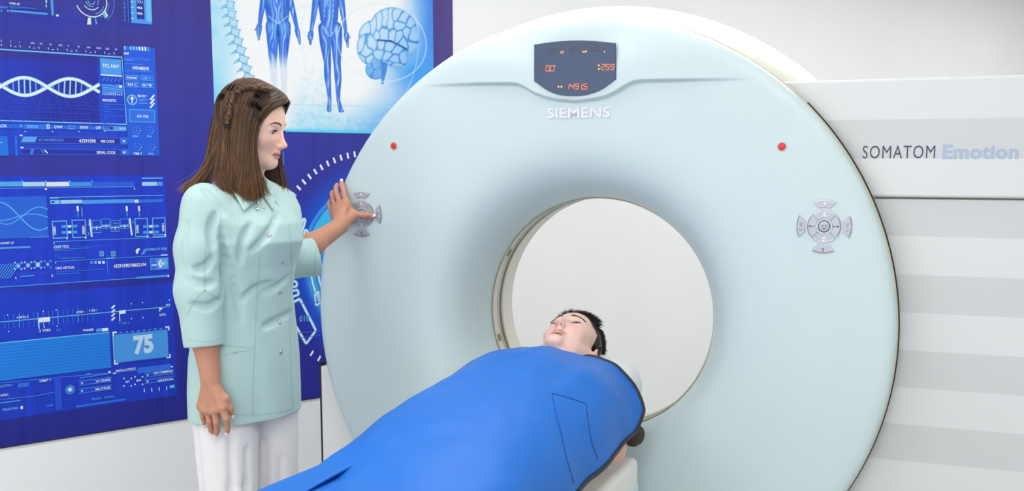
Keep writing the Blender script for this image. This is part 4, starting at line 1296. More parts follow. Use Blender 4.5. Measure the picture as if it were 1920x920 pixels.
            q[~flip] = q[~flip][:, ::-1]
            faces.append(q)
        f = np.concatenate(faces)
        f = f[(f >= 0).all(1)][:, ::-1]
        f = f[:, ::-1]
        for _ in range(smooth):
            acc = np.zeros_like(v); n = np.zeros(len(v))
            for i in range(4):
                a, b = f[:, i], f[:, (i + 1) % 4]
                np.add.at(acc, a, v[b]); np.add.at(n, a, 1)
                np.add.at(acc, b, v[a]); np.add.at(n, b, 1)
            v = v * .5 + .5 * acc / np.maximum(n, 1)[:, None]
        return v, f

def seg_dist(P, a, b):
    a = np.asarray(a, float); b = np.asarray(b, float); d = b - a
    t = np.clip(((P - a) @ d) / (d @ d), 0, 1)
    return np.linalg.norm(P - a - t[:, None] * d, axis=1)

def head_mesh(p, neck_base, h=0.0017):
    """head in its own axes (x to its right, y out of the face, z to the crown, eye level z = 0)"""
    nb = np.asarray(neck_base, float)
    lo = np.minimum((-.10, -.125, -.15), nb - .085); hi = np.maximum((.10, .14, .13), nb + .085)
    Fd = Field(lo, hi, h)
    jw, cl = p.get('jaw', .044), p.get('chin', 0.0)
    Fd.ell((0, -.005, .036), (.0715, .088, .081), 0)
    Fd.ell((0, .034, .014), (.059, .052, .060), .03)
    Fd.ell((0, .034, -.030), (.055, .050, .052), .03)
    for s in (-1, 1):
        Fd.cap((s * (jw + .004), -.006, -.044), (s * jw * .72, .034, -.072 - cl), .020, .018, .03)
        Fd.cap((s * jw * .72, .034, -.072 - cl), (s * .009, .0685, -.0855 - cl), .018, .0145, .025)
        Fd.ell((s * .036, .0535, -.028), (.020, .017, .016), .02)
        Fd.cap((s * .014, .0795, .0175), (s * .047, .061, .018), p.get('brow', .008), .007, .014)
    Fd.cap((-.006, .0725, -.0855 - cl), (.006, .0725, -.0855 - cl), .0140, None, .014)
    # eye sockets, lids
    for s in (-1, 1):
        Fd.ell((s * .031, .093, -.001), (.019, .017, .0115), .014, 's')
        e = np.array((s * .031, .0665, -.001))
        Fd.ell(e, (.0152, .0150, .0140), .006)
        Fd.cap(e + (-s * .014, .0085, .0035), e + (s * .0135, .006, .0035), .0042, .0042, .006)
    # nose
    Fd.cap((0, .0805, .006), (0, .1015, -.0310), .0062, .0072, .012)
    Fd.ell((0, .1030, -.0345), (.0080, .0086, .0074), .008)
    for s in (-1, 1):
        Fd.ell((s * .0104, .0932, -.0382), (.0050, .0078, .0054), .006)
        Fd.cap((s * .0058, .1005, -.0448), (s * .0070, .0935, -.0435), p.get('nostril', .0022), p.get('nostril', .0022), .003, 's')
    Fd.cap((0, .0895, -.045), (0, .0820, -.055), .0070, .009, .012)
    # mouth
    m = np.array((0, 0, p.get('mouth', 0.0))); mw = p.get('mouth_width', .0185)
    up = [m + (0, .0905, -.0592), m + (.010, .0886, -.0588), m + (mw, .0805 + (.0205 - mw) * .6, -.0618)]
    dn = [m + (0, .0880, -.0676), m + (.010, .0862, -.0670), m + (mw - .0015, .0798 + (.0205 - mw) * .6, -.0640)]
    for s in (-1, 1):
        f = np.array((s, 1, 1))
        Fd.chain([q * f for q in up], np.array([.0043, .0040, .0020]) * p.get('lips', 1.0), .005)
        Fd.chain([q * f for q in dn], np.array([.0050, .0045, .0021]) * p.get('lips', 1.0), .005)
    for s in (-1, 1):
        f = np.array((s, 1, 1))
        Fd.chain([(m + (0, .0925, -.0632)) * f, (m + (.011, .0898, -.0626)) * f, (m + (mw + .001, .0818 + (.0205 - mw) * .6, -.0634)) * f], [.0011, .0011, .0011], .003, 's')
    # open the eyes
    for s in (-1, 1):
        op = p.get('open', .0036)
        Fd.ell((s * .0312, .0815, -.0018 - p.get('lid', 0.0)), (.0142, .013, op), .0015, 's')
    # ears
    if p.get('ears', True):
        for s in (-1, 1):
            R = Matrix.Rotation(s * -0.35, 3, 'Z') @ Matrix.Rotation(-.15, 3, 'X')
            R = np.array(R)
            Fd.ell((s * .077, -.012, -.008), (.0085, .019, .031), .006, 'u', R)
            Fd.ell((s * .086, -.008, -.004), (.0065, .0105, .018), .006, 's', R)
            Fd.ell((s * .074, -.004, -.034), (.006, .008, .010), .008)
    # neck
    nt = np.array((0, -.026, -.045))
    Fd.cap(nt, nb, p.get('neck', .050), p.get('neck', .050) * 1.08, .028)
    Fd.cap((0, .02, -.085), nb * .6 + np.array((0, .01, -.03)), .030, .034, .03)
    v, f = Fd.mesh(1)
    base = np.array(lin(p['skin'])); lip = np.array(lin(p['lip'])); blush = np.array(lin(p['blush']))
    col = np.tile(base, (len(v), 1))
    for s in (-1, 1):
        q = np.exp(-(np.linalg.norm((v - np.array((s * .038, .068, -.034))) / np.array((.022, .03, .018)), axis=1)) ** 2)[:, None] * .38
        col = col * (1 - q) + blush * q
        q = np.exp(-(np.linalg.norm((v - np.array((s * .079, -.012, -.008))) / np.array((.012, .02, .03)), axis=1)) ** 2)[:, None] * .7
        col = col * (1 - q) + blush * q
        q = np.exp(-(np.linalg.norm((v - np.array((s * .0063, .0972, -.0440))) / p.get('dark', .0034), axis=1)) ** 2)[:, None] * .8
        col = col * (1 - q) + np.array(lin((110, 45, 40))) * q
    q = np.exp(-(np.linalg.norm((v - np.array((0, .108, -.036))) / .014, axis=1)) ** 2)[:, None] * .4
    col = col * (1 - q) + blush * q
    dl = np.full(len(v), 1.0)
    for s in (-1, 1):
        g = np.array((s, 1, 1))
        for ch, r0 in ((up, .0043 * p.get('lips', 1.0)), (dn, .0050 * p.get('lips', 1.0))):
            for i in range(2):
                a_, b_ = ch[i] * g, ch[i + 1] * g; dd = b_ - a_
                tq = np.clip(((v - a_) @ dd) / (dd @ dd), 0, 1 if i == 0 else .8)
                dl = np.minimum(dl, np.linalg.norm(v - a_ - tq[:, None] * dd, axis=1) - r0 * (1 if i == 0 else 1 - .85 * tq))
    q = sm(dl, .0022, .0002)[:, None]
    col = col * (1 - q) + lip * q
    q = sm(np.abs(v[:, 0]), mw + .002, mw - .001) * np.exp(-((v[:, 2] - (-.0632 + m[2] + np.interp(np.abs(v[:, 0]), [0, .012, .023], [0, .0006, -.0006]))) / .0013) ** 2) * (v[:, 1] > .074)
    col = col * (1 - .6 * q[:, None]) + np.array(lin((120, 50, 48))) * .6 * q[:, None]
    return v, f, col

def eyeball(s, look, iris, name, parent, xf, mat, e=None):
    """sphere with white, iris and pupil as vertex colours"""
    c = np.array((s * .031, .0665, -.001)) if e is None else e
    n, m_ = 26, 22
    th = (np.linspace(0, 1, m_) ** 1.4 * math.pi)[:, None]; ph = np.linspace(0, 2 * math.pi, n, endpoint=False)[None]
    d = np.stack([np.sin(th) * np.cos(ph), np.cos(th) + 0 * ph, np.sin(th) * np.sin(ph)], -1).reshape(-1, 3)
    look = np.asarray(look, float); look /= np.linalg.norm(look)
    yv = np.array((0, 1, 0.0)); ax = np.cross(yv, look)
    Rm = np.array(Matrix.Rotation(math.asin(min(1, np.linalg.norm(ax))), 3, Vector(ax)) if np.linalg.norm(ax) > 1e-6 else Matrix.Identity(3))
    # finer rings near the pupil
    v = c + (d @ Rm.T) * .0136
    ang = np.degrees(np.arccos(np.clip(d[:, 1], -1, 1)))
    col = np.tile(lin((222, 218, 216)), (len(v), 1))
    col[ang < 29] = lin(iris); col[ang < 13] = lin((16, 14, 14))
    f = [(i * n + j, i * n + (j + 1) % n, (i + 1) * n + (j + 1) % n, (i + 1) * n + j) for i in range(m_ - 1) for j in range(n)]
    return obj(name, xf(v), f, mat, parent, cols=col)

def ribbon_strands(paths, rads, cols, tip=None):
    """many thin three-sided strands as one mesh; paths (N, m, 3), rads (N,), cols (N, 3)"""
    P = np.asarray(paths, float); N, m, _ = P.shape
    t = np.gradient(P, axis=1); t /= np.linalg.norm(t, axis=2, keepdims=True) + 1e-12
    ref = np.array((.31, .47, .83)); u = np.cross(t, ref); u /= np.linalg.norm(u, axis=2, keepdims=True) + 1e-12
    w = np.cross(t, u)
    tap = np.ones(m); tap[-3:] = (.8, .55, .2)
    r = np.asarray(rads)[:, None, None] * tap[None, :, None]
    a = np.arange(3) * 2 * math.pi / 3
    V = np.stack([P + r * (math.cos(x) * u + math.sin(x) * w) for x in a], 2)      # N m 3 3
    C = np.broadcast_to(np.asarray(cols)[:, None, None, :], V.shape).copy()
    if tip is not None:
        k = np.linspace(0, 1, m)[None, :, None, None] ** 2.2
        C = C * (1 - k) + np.asarray(tip)[:, None, None, :] * k
    i = np.arange(N)[:, None, None]; j = np.arange(m - 1)[None, :, None]; s = np.arange(3)[None, None, :]
    q = lambda jj, ss: (i * m + jj) * 3 + ss
    f = np.stack([q(j, s), q(j, (s + 1) % 3), q(j + 1, (s + 1) % 3), q(j + 1, s)], -1).reshape(-1, 4)
    return V.reshape(-1, 3), f, C.reshape(-1, 3)

def merge(parts):
    V, Fq, Cq, n = [], [], [], 0
    for v, f, c in parts:
        V.append(np.asarray(v, float)); Fq += [[k + n for k in q] for q in (f.tolist() if isinstance(f, np.ndarray) else f)]
        Cq.append(np.broadcast_to(np.asarray(c, float), (len(v), 3))); n += len(v)
    return np.vstack(V), Fq, np.vstack(Cq)

M['skin'] = hexmat('skin', (226, 180, 156), 0.5, attr=True, sss=0.12, spec=0.35, noise=0.03, nscale=60, bump=0.05, bscale=700)
M['eye'] = hexmat('eye', (255, 255, 255), 0.12, attr=True, spec=0.6)
M['hair'] = hexmat('hair', (80, 52, 36), 0.38, attr=True, spec=0.55, noise=0.10, nscale=40)
M['brow'] = hexmat('brow_hair', (255, 255, 255), 0.6, attr=True, noise=0.05, nscale=200)
M['lash'] = hexmat('dark_lash', (36, 24, 20), 0.6, noise=0.05, nscale=200)
# ------------------------------------------------------------------ the woman at the scanner
CT = np.array((-.738, 2.97, 0.0))
th = math.radians(58)
FR = np.array((math.sin(th), -math.cos(th), 0)); RT = np.array((FR[1], -FR[0], 0)); UPV = np.array((0, 0, 1.0))
woman = tag(empty('person', CT), 'woman with long brown hair in mint tunic and white trousers pressing scanner button', 'person')
def wl(v): return np.asarray(v, float) - CT          # world to the woman's own origin
# -- head
hy = math.radians(80); hp = math.radians(11)
f0 = np.array((math.sin(hy), -math.cos(hy), 0)); r0 = np.array((f0[1], -f0[0], 0))
HF = f0 * math.cos(hp) - UPV * math.sin(hp); HU = UPV * math.cos(hp) + f0 * math.sin(hp)
HR = np.stack([r0, HF, HU], 1)                        # columns: right, front, up
HS = 1.0
HO = at(470, 236.5, 2.965)
def h2w(v): return HO + (np.asarray(v, float) * HS) @ HR.T
def w2h(w): return ((np.asarray(w, float) - HO) @ HR) / HS
nbase = w2h(CT + np.array((0, 0, 1.37)) + FR * -.012)
hv, hf, hc = head_mesh(dict(skin=(247, 203, 182), lip=(200, 122, 114), blush=(224, 150, 132), jaw=.041, neck=.046, open=.0043, lid=.0012, lips=.88, ears=False), nbase)
hv = h2w(hv)
arm_skin = lin((193, 139, 114))
# tan of the neck and face sides is one tone; forearms a little deeper
parts_body = [(hv, hf, hc)]

# -- right arm, hanging
SR = CT + RT * .142 + UPV * 1.355
ER = at(374, 556, 2.83)
WR = at(394, 703, 2.80)
def hand_field(fd, wrist, mcps, fingers, thumb, rp_, k=.006, fr=(.0093, .0087, .0077, .0065), tk=1.0):
    """wrist point, knuckle points, finger joint lists, thumb joints"""
    wrist = np.asarray(wrist)
    for m_ in mcps:
        fd.cap(wrist + (np.asarray(m_) - wrist) * .12, m_, rp_ * 1.15, rp_ * .78, .012)
    for a, b in zip(mcps[:-1], mcps[1:]):
        fd.cap(a, b, rp_ * .72, rp_ * .72, .008)
    for i, fg in enumerate(fingers):
        s = (1, 1.03, .97, .84)[i]
        fd.chain(fg, [fr[j] * s for j in range(len(fg))], k * .6)
    fd.chain(thumb, np.array([.0135, .0112, .0098, .0072]) * tk, .008)
mc = [at(417, 764, 2.775), at(402, 769, 2.785), at(389, 768, 2.797), at(377, 761, 2.81)]
fg = [[mc[0], at(424, 785, 2.772), at(427, 800, 2.782), at(425.5, 811, 2.792)],
      [mc[1], at(406, 791, 2.782), at(407, 806, 2.794), at(404.5, 815, 2.804)],
      [mc[2], at(393, 790, 2.797), at(395.5, 803, 2.808), at(395.5, 811, 2.817)],
      [mc[3], at(380, 780, 2.812), at(383, 790, 2.822), at(384.5, 797, 2.83)]]
thb = [at(406, 726, 2.796), at(423, 747, 2.786), at(431, 765, 2.790), at(437, 780, 2.798)]
fd = Field(np.minimum(SR, at(350, 830, 2.8)) - .07, np.maximum(SR, at(450, 560, 2.85)) + .07, .0024)
fd.chain([SR, ER, ER * .45 + WR * .55, WR], [.046, .039, .0345, .0268], .02)
hand_field(fd, WR, mc, fg, thb, .0152, tk=.86)
v, f = fd.mesh(1)
def nail_cols(v, base, tips, col=(238, 220, 214)):
    c = np.tile(base, (len(v), 1))
    return c
parts_body.append((v, f, nail_cols(v, arm_skin, None)))
right_nails = [(q[-2], q[-1]) for q in fg + [thb]]

# -- left arm, reaching to the button cluster
SL = CT - RT * .112 + UPV * 1.355
EL = at(533, 494, 3.19)
WL = at(637, 424, 3.40)
mc2 = [at(649, 381, 3.452), at(638, 383, 3.462), at(630, 389, 3.472), at(625, 399, 3.480)]
fg2 = [[mc2[0], at(644.5, 360, 3.476), at(641, 347, 3.492), at(640, 339, 3.503)],
       [mc2[1], at(631, 362, 3.492), at(630, 351, 3.515), at(632, 346, 3.530)],
       [mc2[2], at(624, 371, 3.505), at(622, 363, 3.530), at(623.5, 359, 3.545)],
       [mc2[3], at(618.5, 389, 3.512), at(616.5, 381, 3.535), at(617.5, 376, 3.548)]]
th2 = [at(648, 411, 3.43), at(664, 403, 3.447), at(683, 403.5, 3.452), at(700, 404.5, 3.452)]
fd = Field(np.minimum(np.minimum(SL, EL), at(610, 480, 3.4)) - .07, np.maximum(np.maximum(SL, at(710, 330, 3.5)), at(600, 330, 3.58)) + .06, .0024)
fd.chain([SL, EL, EL * .5 + WL * .5, WL], [.040, .033, .0345, .0262], .02)
hand_field(fd, WL, mc2, fg2, th2, .0158)
fd.cap(WL, th2[1], .020, .0125, .012)
fd.cap(mc2[0], th2[1], .010, .009, .014)
v, f = fd.mesh(1)
parts_body.append((v, f, nail_cols(v, arm_skin, None)))
left_nails = [(q[-2], q[-1]) for q in fg2 + [th2]]
# -- trunk and legs (under the clothes)
fd = Field(CT + (-.26, -.24, .04), CT + (.26, .24, 1.42), .008)
fd.cap(CT + UPV * 1.34 + RT * .11, CT + UPV * 1.34 - RT * .11, .055, .055, .02)
fd.ell(CT - FR * .008 + UPV * 1.22, (.095, .09, .16), .05); fd.ell(CT - FR * .028 + UPV * .93, (.095, .092, .13), .06)
fd.cap(CT + UPV * 1.36, CT + UPV * 1.42, .05, .05, .03)
for s in (-1, 1):
    hb = CT - FR * .028
    fd.chain([hb + RT * s * .07 + UPV * .86, hb + RT * s * .08 + UPV * .47, hb + RT * s * .08 + UPV * .09], [.068, .05, .035], .03)
    fd.cap(hb + RT * s * .08 + UPV * .07, hb + RT * s * .085 + FR * .12 + UPV * .055, .033, .026, .02)
v, f = fd.mesh(1)
parts_body.append((v, f, np.tile(lin((220, 170, 146)), (len(v), 1))))
V, Fq, Cq = merge(parts_body)
obj('body', wl(V), Fq, M['skin'], woman, cols=Cq)
# finger nails
M['nail'] = hexmat('pale_nail', (240, 224, 220), 0.2, noise=0.02, nscale=200, coat=0.4)
def nail(a, b, out, length=.011, w=.0052):
    a, b, out = np.asarray(a), np.asarray(b), np.asarray(out, float)
    d = b - a; d /= np.linalg.norm(d); out = out - d * (out @ d); out /= np.linalg.norm(out); sd = np.cross(d, out)
    V, Fs = [], []
    n, m_ = 7, 6
    for i in range(n):
        t = i / (n - 1)
        ww = w * (1 - .25 * t ** 3) * (1 if t < .8 else math.sqrt(max(0, 1 - ((t - .8) / .2) ** 2)) * .9 + .1)
        for j in range(m_):
            x = (j / (m_ - 1) - .5) * 2
            V.append(b - d * .006 + d * length * t + sd * x * ww + out * (.0066 - .0022 * x * x + .0004))
    for i in range(n - 1):
        for j in range(m_ - 1): Fs.append((i * m_ + j, i * m_ + j + 1, (i + 1) * m_ + j + 1, (i + 1) * m_ + j))
    o = obj('fingernail', wl(V), Fs, M['nail'], woman)
    s = o.modifiers.new('thick', 'SOLIDIFY'); s.thickness = .0008; s.offset = -1
for a, b in right_nails: nail(a, b, np.array((.05, -1, .1)))
for a, b in left_nails[:1]: nail(a, b, np.array((.3, -.7, .3)))
nail(*left_nails[4], np.array((0, -1, .35)), .015, .006)
# eyes, brows, lashes
def hx(v): return wl(h2w(v))
for s in (-1, 1):
    eyeball(s, (0, .93, -.36), (78, 92, 110), 'eye', woman, hx, M['eye'])
def on_face(bv, p, d=(0, -1, 0)):
    r = bv.ray_cast(Vector(p), Vector(d))
    return np.array(r[0]) if r[0] is not None else np.asarray(p, float)
hbv = BVHTree.FromPolygons([tuple(q) for q in w2h(hv)], hf.tolist())
def brows_lashes(bv, xf, parent, colbrow, arch, lashlen, thick=.0024, lidz=.0016, seed=3):
    rg = random.Random(seed)
    for s in (-1, 1):
        P = [on_face(bv, (s * x, .16, z)) for x, z in arch]
        C = spline(P, 14)
        paths, rad = [], []
        for k in range(150):
            t = rg.random()
            i = t * 13; i0 = int(min(i, 12)); b = C[i0] * (1 - i + i0) + C[i0 + 1] * (i - i0)
            wdt = thick * (1 - .7 * t)
            b = b + np.array((0, .0002, rg.uniform(-1, 1) * wdt))
            b = on_face(bv, (b[0], .16, b[2]))
            d = np.array((s * (.6 + .6 * t), -.25, .55 - .9 * t)); d /= np.linalg.norm(d)
            L = rg.uniform(.004, .0065)
            paths.append([b + d * L * q + np.array((0, .0009 * math.sin(q * 3), 0)) for q in np.linspace(0, 1, 5)]); rad.append(.00038)
        v, f, c = ribbon_strands(paths, rad, np.tile(lin(colbrow), (len(paths), 1)))
        obj('eyebrow', xf(v), f, M['brow'], parent, cols=c)
        # upper lashes and lid line
        E_ = np.array((s * .031, .0665, -.001))
        lp = []
        for x in np.linspace(-.0125, .0125, 22):
            q = on_face(bv, (E_[0] + x, .16, E_[2] + lidz + .0012 - 14 * x * x))
            lp.append(q)
        paths, rad = [], []
        for q in lp:
            d = np.array(((q[0] - E_[0]) * 30, 1.0, -.25 if lidz < .001 else .25)); d /= np.linalg.norm(d)
            paths.append([q + d * lashlen * t + np.array((0, 0, .25 * lashlen * t * t)) for t in np.linspace(0, 1, 5)]); rad.append(.00032)
        v, f, c = ribbon_strands(paths, rad, np.tile(lin((30, 22, 20)), (len(paths), 1)))
        v2, f2 = tube_geo(spline(lp, 30) + np.array((0, .0002, -.0004)), .0006, 5)
        v, f, c = merge([(v, f, (0, 0, 0)), (v2, f2, (0, 0, 0))])
        obj('eyelashes', xf(v), f, M['lash'], parent)
brows_lashes(hbv, hx, woman, (92, 62, 48), [(.012, .0185), (.024, .0225), (.036, .0235), (.047, .0185)], .0075, thick=.0030)

# -- hair: sheets between guide strands, drawn as fine strands over a closed under-layer
GN = [[(538, 192, 2.935), (510, 207, 2.902), (487, 232, 2.885), (480, 268, 2.878), (483, 308, 2.880), (488, 345, 2.880), (491, 369, 2.885)],
      [(524, 174, 2.945), (494, 188, 2.902), (474, 226, 2.880), (468, 280, 2.870), (469, 335, 2.872), (471, 377, 2.876)],
      [(500, 160, 2.955), (468, 176, 2.912), (452, 222, 2.884), (448, 280, 2.872), (449, 340, 2.874), (452, 388, 2.872)],
      [(474, 151, 2.960), (443, 174, 2.922), (431, 220, 2.894), (426, 280, 2.880), (426, 335, 2.872), (429, 374, 2.862)],
      [(458, 151, 2.966), (438, 170, 2.935), (424, 200, 2.910), (416, 235, 2.898), (411, 280, 2.888), (408, 320, 2.872), (413, 352, 2.850)],
      [(453, 152, 2.985), (430, 169, 2.978), (414, 196, 2.972), (405, 226, 2.968), (399, 256, 2.964), (392, 290, 2.958), (374, 330, 2.936), (343, 358, 2.900)]]
GB = [(466, 151, 2.960), (446, 168, 2.930), (430, 196, 2.910), (421, 228, 2.905), (415, 258, 2.905), (409, 290, 2.912), (399, 316, 2.925), (388, 334, 2.932)]
def even(P, n=15):
    Q = spline(P, 120); L = np.r_[0, np.cumsum(np.linalg.norm(np.diff(Q, axis=0), axis=1))]
    return np.stack([np.interp(np.linspace(0, L[-1], n), L, Q[:, k]) for k in range(3)], 1)
NG = [even([at(*q) for q in g]) for g in GN]
GBs = even([at(*q) for q in GB])
def mirror_guide(g):
    l = w2h(g); l[:, 0] = -l[:, 0]
    # the far side hangs straight down in the room below the jaw
    w = h2w(l)
    return w
FG = [mirror_guide(g) for g in NG[:5]]
far_end = [(531, 360, 3.04), (527, 388, 3.05), (521, 394, 3.06), (512, 388, 3.08), (505, 380, 3.10)]
for g, e in zip(FG, far_end):
    E_ = at(*e)
    t = np.linspace(0, 1, 15)[:, None]
    g += (E_ - g[-1]) * t ** 1.6
def sheet(guides, n):
    G = np.array(guides)                      # k m 3
    out = np.stack([spline(G[:, j], n) for j in range(G.shape[1])], 1)
    return out                                # n m 3
def hair_strands(S, N, spread, seed, rad=(.0007, .0011), flare=.012):
    rng = np.random.default_rng(seed)
    n = len(S)
    u = rng.random(N) * (n - 1); i = np.minimum(u.astype(int), n - 2); w = (u - i)[:, None, None]
    P = S[i] * (1 - w) + S[i + 1] * w
    m = P.shape[1]
    t = np.linspace(0, 1, m)
    off = rng.normal(size=(N, 1, 3)) * spread * (0.35 + .65 * t[None, :, None])
    end = rng.normal(size=(N, 1, 3)) * flare * (np.clip(t - .55, 0, 1) / .45)[None, :, None] ** 2
    end[..., 2] *= .3
    wave = np.sin(t[None, :] * rng.uniform(3, 9, (N, 1)) + rng.uniform(0, 6, (N, 1)))[..., None] * rng.normal(size=(N, 1, 3)) * .0012
    P = P + off + end + wave
    L = rng.uniform(.86, 1.03, (N, 1, 1))
    P[:, 1:] = P[:, :1] + (P[:, 1:] - P[:, :1]) * 1.0
    P[:, -3:] = P[:, -4:-3] + (P[:, -3:] - P[:, -4:-3]) * L
    band = vnoise(u * 1.1, u * 0 + seed, 5 + seed) * .75 + vnoise(u * 4.3, u * 0 + seed + 3, 8) * .4
    k = np.clip(band * .9 + rng.normal(size=N) * .16 - .08, 0, 1)[:, None]
    c = np.array(lin((40, 27, 22)))[None] * (1 - k) + np.array(lin((110, 77, 54)))[None] * k
    tip = c * .55 + np.array(lin((166, 118, 76)))[None] * .45
    return ribbon_strands(P, rng.uniform(rad[0], rad[1], N), c, tip)
def sheet_solid(S, thick, inward):
    n, m, _ = S.shape
    du = np.gradient(S, axis=0); dv = np.gradient(S, axis=1)
    nn = np.cross(du, dv); nn /= np.linalg.norm(nn, axis=2, keepdims=True) + 1e-9
    if (nn * (S - inward)).sum() < 0: nn = -nn
    A = S - nn * .002; B = S - nn * thick
    V = np.vstack([A.reshape(-1, 3), B.reshape(-1, 3)]); o = n * m
    f = []
    for i in range(n - 1):
        for j in range(m - 1):
            a = i * m + j
            f.append((a, a + 1, a + m + 1, a + m)); f.append((o + a, o + a + m, o + a + m + 1, o + a + 1))
    for i in range(n - 1):
        for j in (0, m - 1):
            a = i * m + j; f.append((a, a + m, o + a + m, o + a))
    for j in range(m - 1):
        for i in (0, n - 1):
            a = i * m + j; f.append((a, a + 1, o + a + 1, o + a))
    t = np.tile(np.linspace(0, 1, m), n)[:, None]
    c = np.array(lin((58, 38, 28)))[None] * (1 - t) + np.array(lin((84, 56, 38)))[None] * t
    return V, f, np.vstack([c, c])
SN, SFr = sheet(NG[:5], 40), sheet(FG, 30)
back_guides = [GBs, NG[5]] + [NG[5] * (1 - k) + mirror_guide(NG[5]) * k for k in (.33, .66)] + [mirror_guide(NG[5])]
for k, g in enumerate(back_guides[2:], 1):
    k1 = k + 1
    bulge = (np.array((-.022, 0.0, 0)) * math.sin(math.pi * k / 3))[None] * np.sin(np.linspace(0, math.pi * .6, 15))[:, None]
    back_guides[k1] = g + bulge
    e = at(352 + 10 * k, 352, 2.93 + .045 * k)
    back_guides[k1] += (e - back_guides[k1][-1]) * np.linspace(0, 1, 15)[:, None] ** 2
SB = sheet(back_guides, 24)
top_guides = [np.array([at(*q) for q in g]) for g in ([(538, 190, 2.94), (528, 178, 2.945), (500, 164, 2.945), (470, 160, 2.94), (448, 170, 2.935)],
              [(541, 189, 2.985), (530, 176, 2.98), (503, 159, 2.975), (472, 150, 2.97), (447, 157, 2.97)],
              [(540, 192, 3.03), (530, 179, 3.02), (504, 161, 3.01), (474, 152, 3.0), (450, 159, 3.0)])]
ST = sheet([spline(g, 15) for g in top_guides], 16)
def push_out(S, k0):
    l = w2h(S.reshape(-1, 3)); c = np.array((0, -.006, .036)); r = np.array((.0745, .0905, .0840))
    k = np.linalg.norm((l - c) / r, axis=1)
    w = sm(l[:, 2], -.03, .0)
    t = np.where(k < k0, 1 + (k0 / np.maximum(k, 1e-6) - 1) * w, 1.0)
    return h2w(c + (l - c) * t[:, None]).reshape(S.shape)
SN, SFr, SB, ST = (push_out(q, 1.06) for q in (SN, SFr, SB, ST))
def tuck(S):
    S = S.copy()
    for j, a in ((0, .016), (1, .006)):
        d = HO + HU * .03 - S[:, j]; S[:, j] += d / np.linalg.norm(d, axis=1, keepdims=True) * a
    return S
hp_ = [sheet_solid(tuck(SN), .012, HO), sheet_solid(tuck(SFr), .010, HO), sheet_solid(tuck(SB), .008, HO), sheet_solid(tuck(ST), .004, HO),
       hair_strands(SN, 3000, .0026, 1, (.0005, .0009)), hair_strands(SFr, 900, .0028, 2), hair_strands(SB, 700, .0028, 3), hair_strands(ST, 500, .0016, 4, flare=.002)]
# skull cap under the strands
cf = Field((-.1, -.13, -.09), (.1, .1, .14), .004)
cf.ell((0, -.006, .036), (.0745, .0905, .0840), 0)
cf.apply(lambda x, y, z: (y * .72 - z * .69) - .008 + 0 * x, (-.1, -.13, -.09), (.1, .1, .14), .01, 'i')
cv, cfc = cf.mesh(2)
hp_.append((h2w(cv), cfc, lin((84, 58, 42))))
V, Fq, Cq = merge(hp_)
hair = obj('hair', wl(V), Fq, M['hair'], woman, cols=Cq)
# braid and tie
bp = spline([at(*q) for q in ((506, 170, 2.918), (486, 166, 2.908), (462, 168, 2.905), (444, 180, 2.902), (433, 200, 2.892), (428, 222, 2.884), (426, 238, 2.880))], 60)
bp = push_out(bp, 1.11)
bt = np.gradient(bp, axis=0); bt /= np.linalg.norm(bt, axis=1, keepdims=True)
bn = HO[None] - bp; bn = -(bn - bt * (bn * bt).sum(1)[:, None]); bn /= np.linalg.norm(bn, axis=1, keepdims=True)
bs = np.cross(bt, bn)
tt = np.linspace(0, 1, 60)
wid = np.interp(tt, [0, .2, .8, 1], [.9, 1.1, .85, .5])
br = []
for k in range(3):
    ph = tt * math.pi * 2 * 6 + k * 2 * math.pi / 3
    p = bp + bs * (np.sin(ph) * .0075 * wid)[:, None] + bn * (.003 + np.sin(2 * ph) * .0035)[:, None]
    rng = np.random.default_rng(k + 70)
    for q in range(26):
        o = rng.normal(size=3) * .0019
        br.append((p + o, rng.uniform(.0007, .0012)))
v, f, c = ribbon_strands([q[0] for q in br], [q[1] for q in br], np.array([np.array(lin((54, 35, 26))) * (1 - k) + np.array(lin((140, 100, 68))) * k for k in np.random.default_rng(9).random(len(br))]))
core = [(*tube_geo(bp + bn * .002, .0065 * wid, 8), lin((44, 28, 21)))]
tail = spline([at(*q) for q in ((426, 238, 2.880), (424, 262, 2.876), (425, 300, 2.872))], 12)
rng = np.random.default_rng(77)
tv = ribbon_strands([tail + rng.normal(size=3) * .0012 + rng.normal(size=(1, 3)) * .003 * np.linspace(0, 1, 12)[:, None] for _ in range(50)], rng.uniform(.0006, .001, 50), np.tile(lin((110, 76, 52)), (50, 1)))
V, Fq, Cq = merge([(v, f, c)] + core + [tv])
braid = obj('braid', wl(V), Fq, M['hair'], woman, cols=Cq)
M['tie'] = hexmat('black_elastic', (30, 28, 32), 0.6, noise=0.1, nscale=200)
for dk in (0, .006):
    c0 = at(426, 233 + dk * 700, 2.880)
    v, f = tube_geo([c0 + np.array((.0075 * math.cos(a), -.003 + .0075 * math.sin(a), 0)) for a in np.linspace(0, 2 * math.pi, 20)], .0022, 6, cap=False)
    obj('hair_tie', wl(v), f, M['tie'], braid)

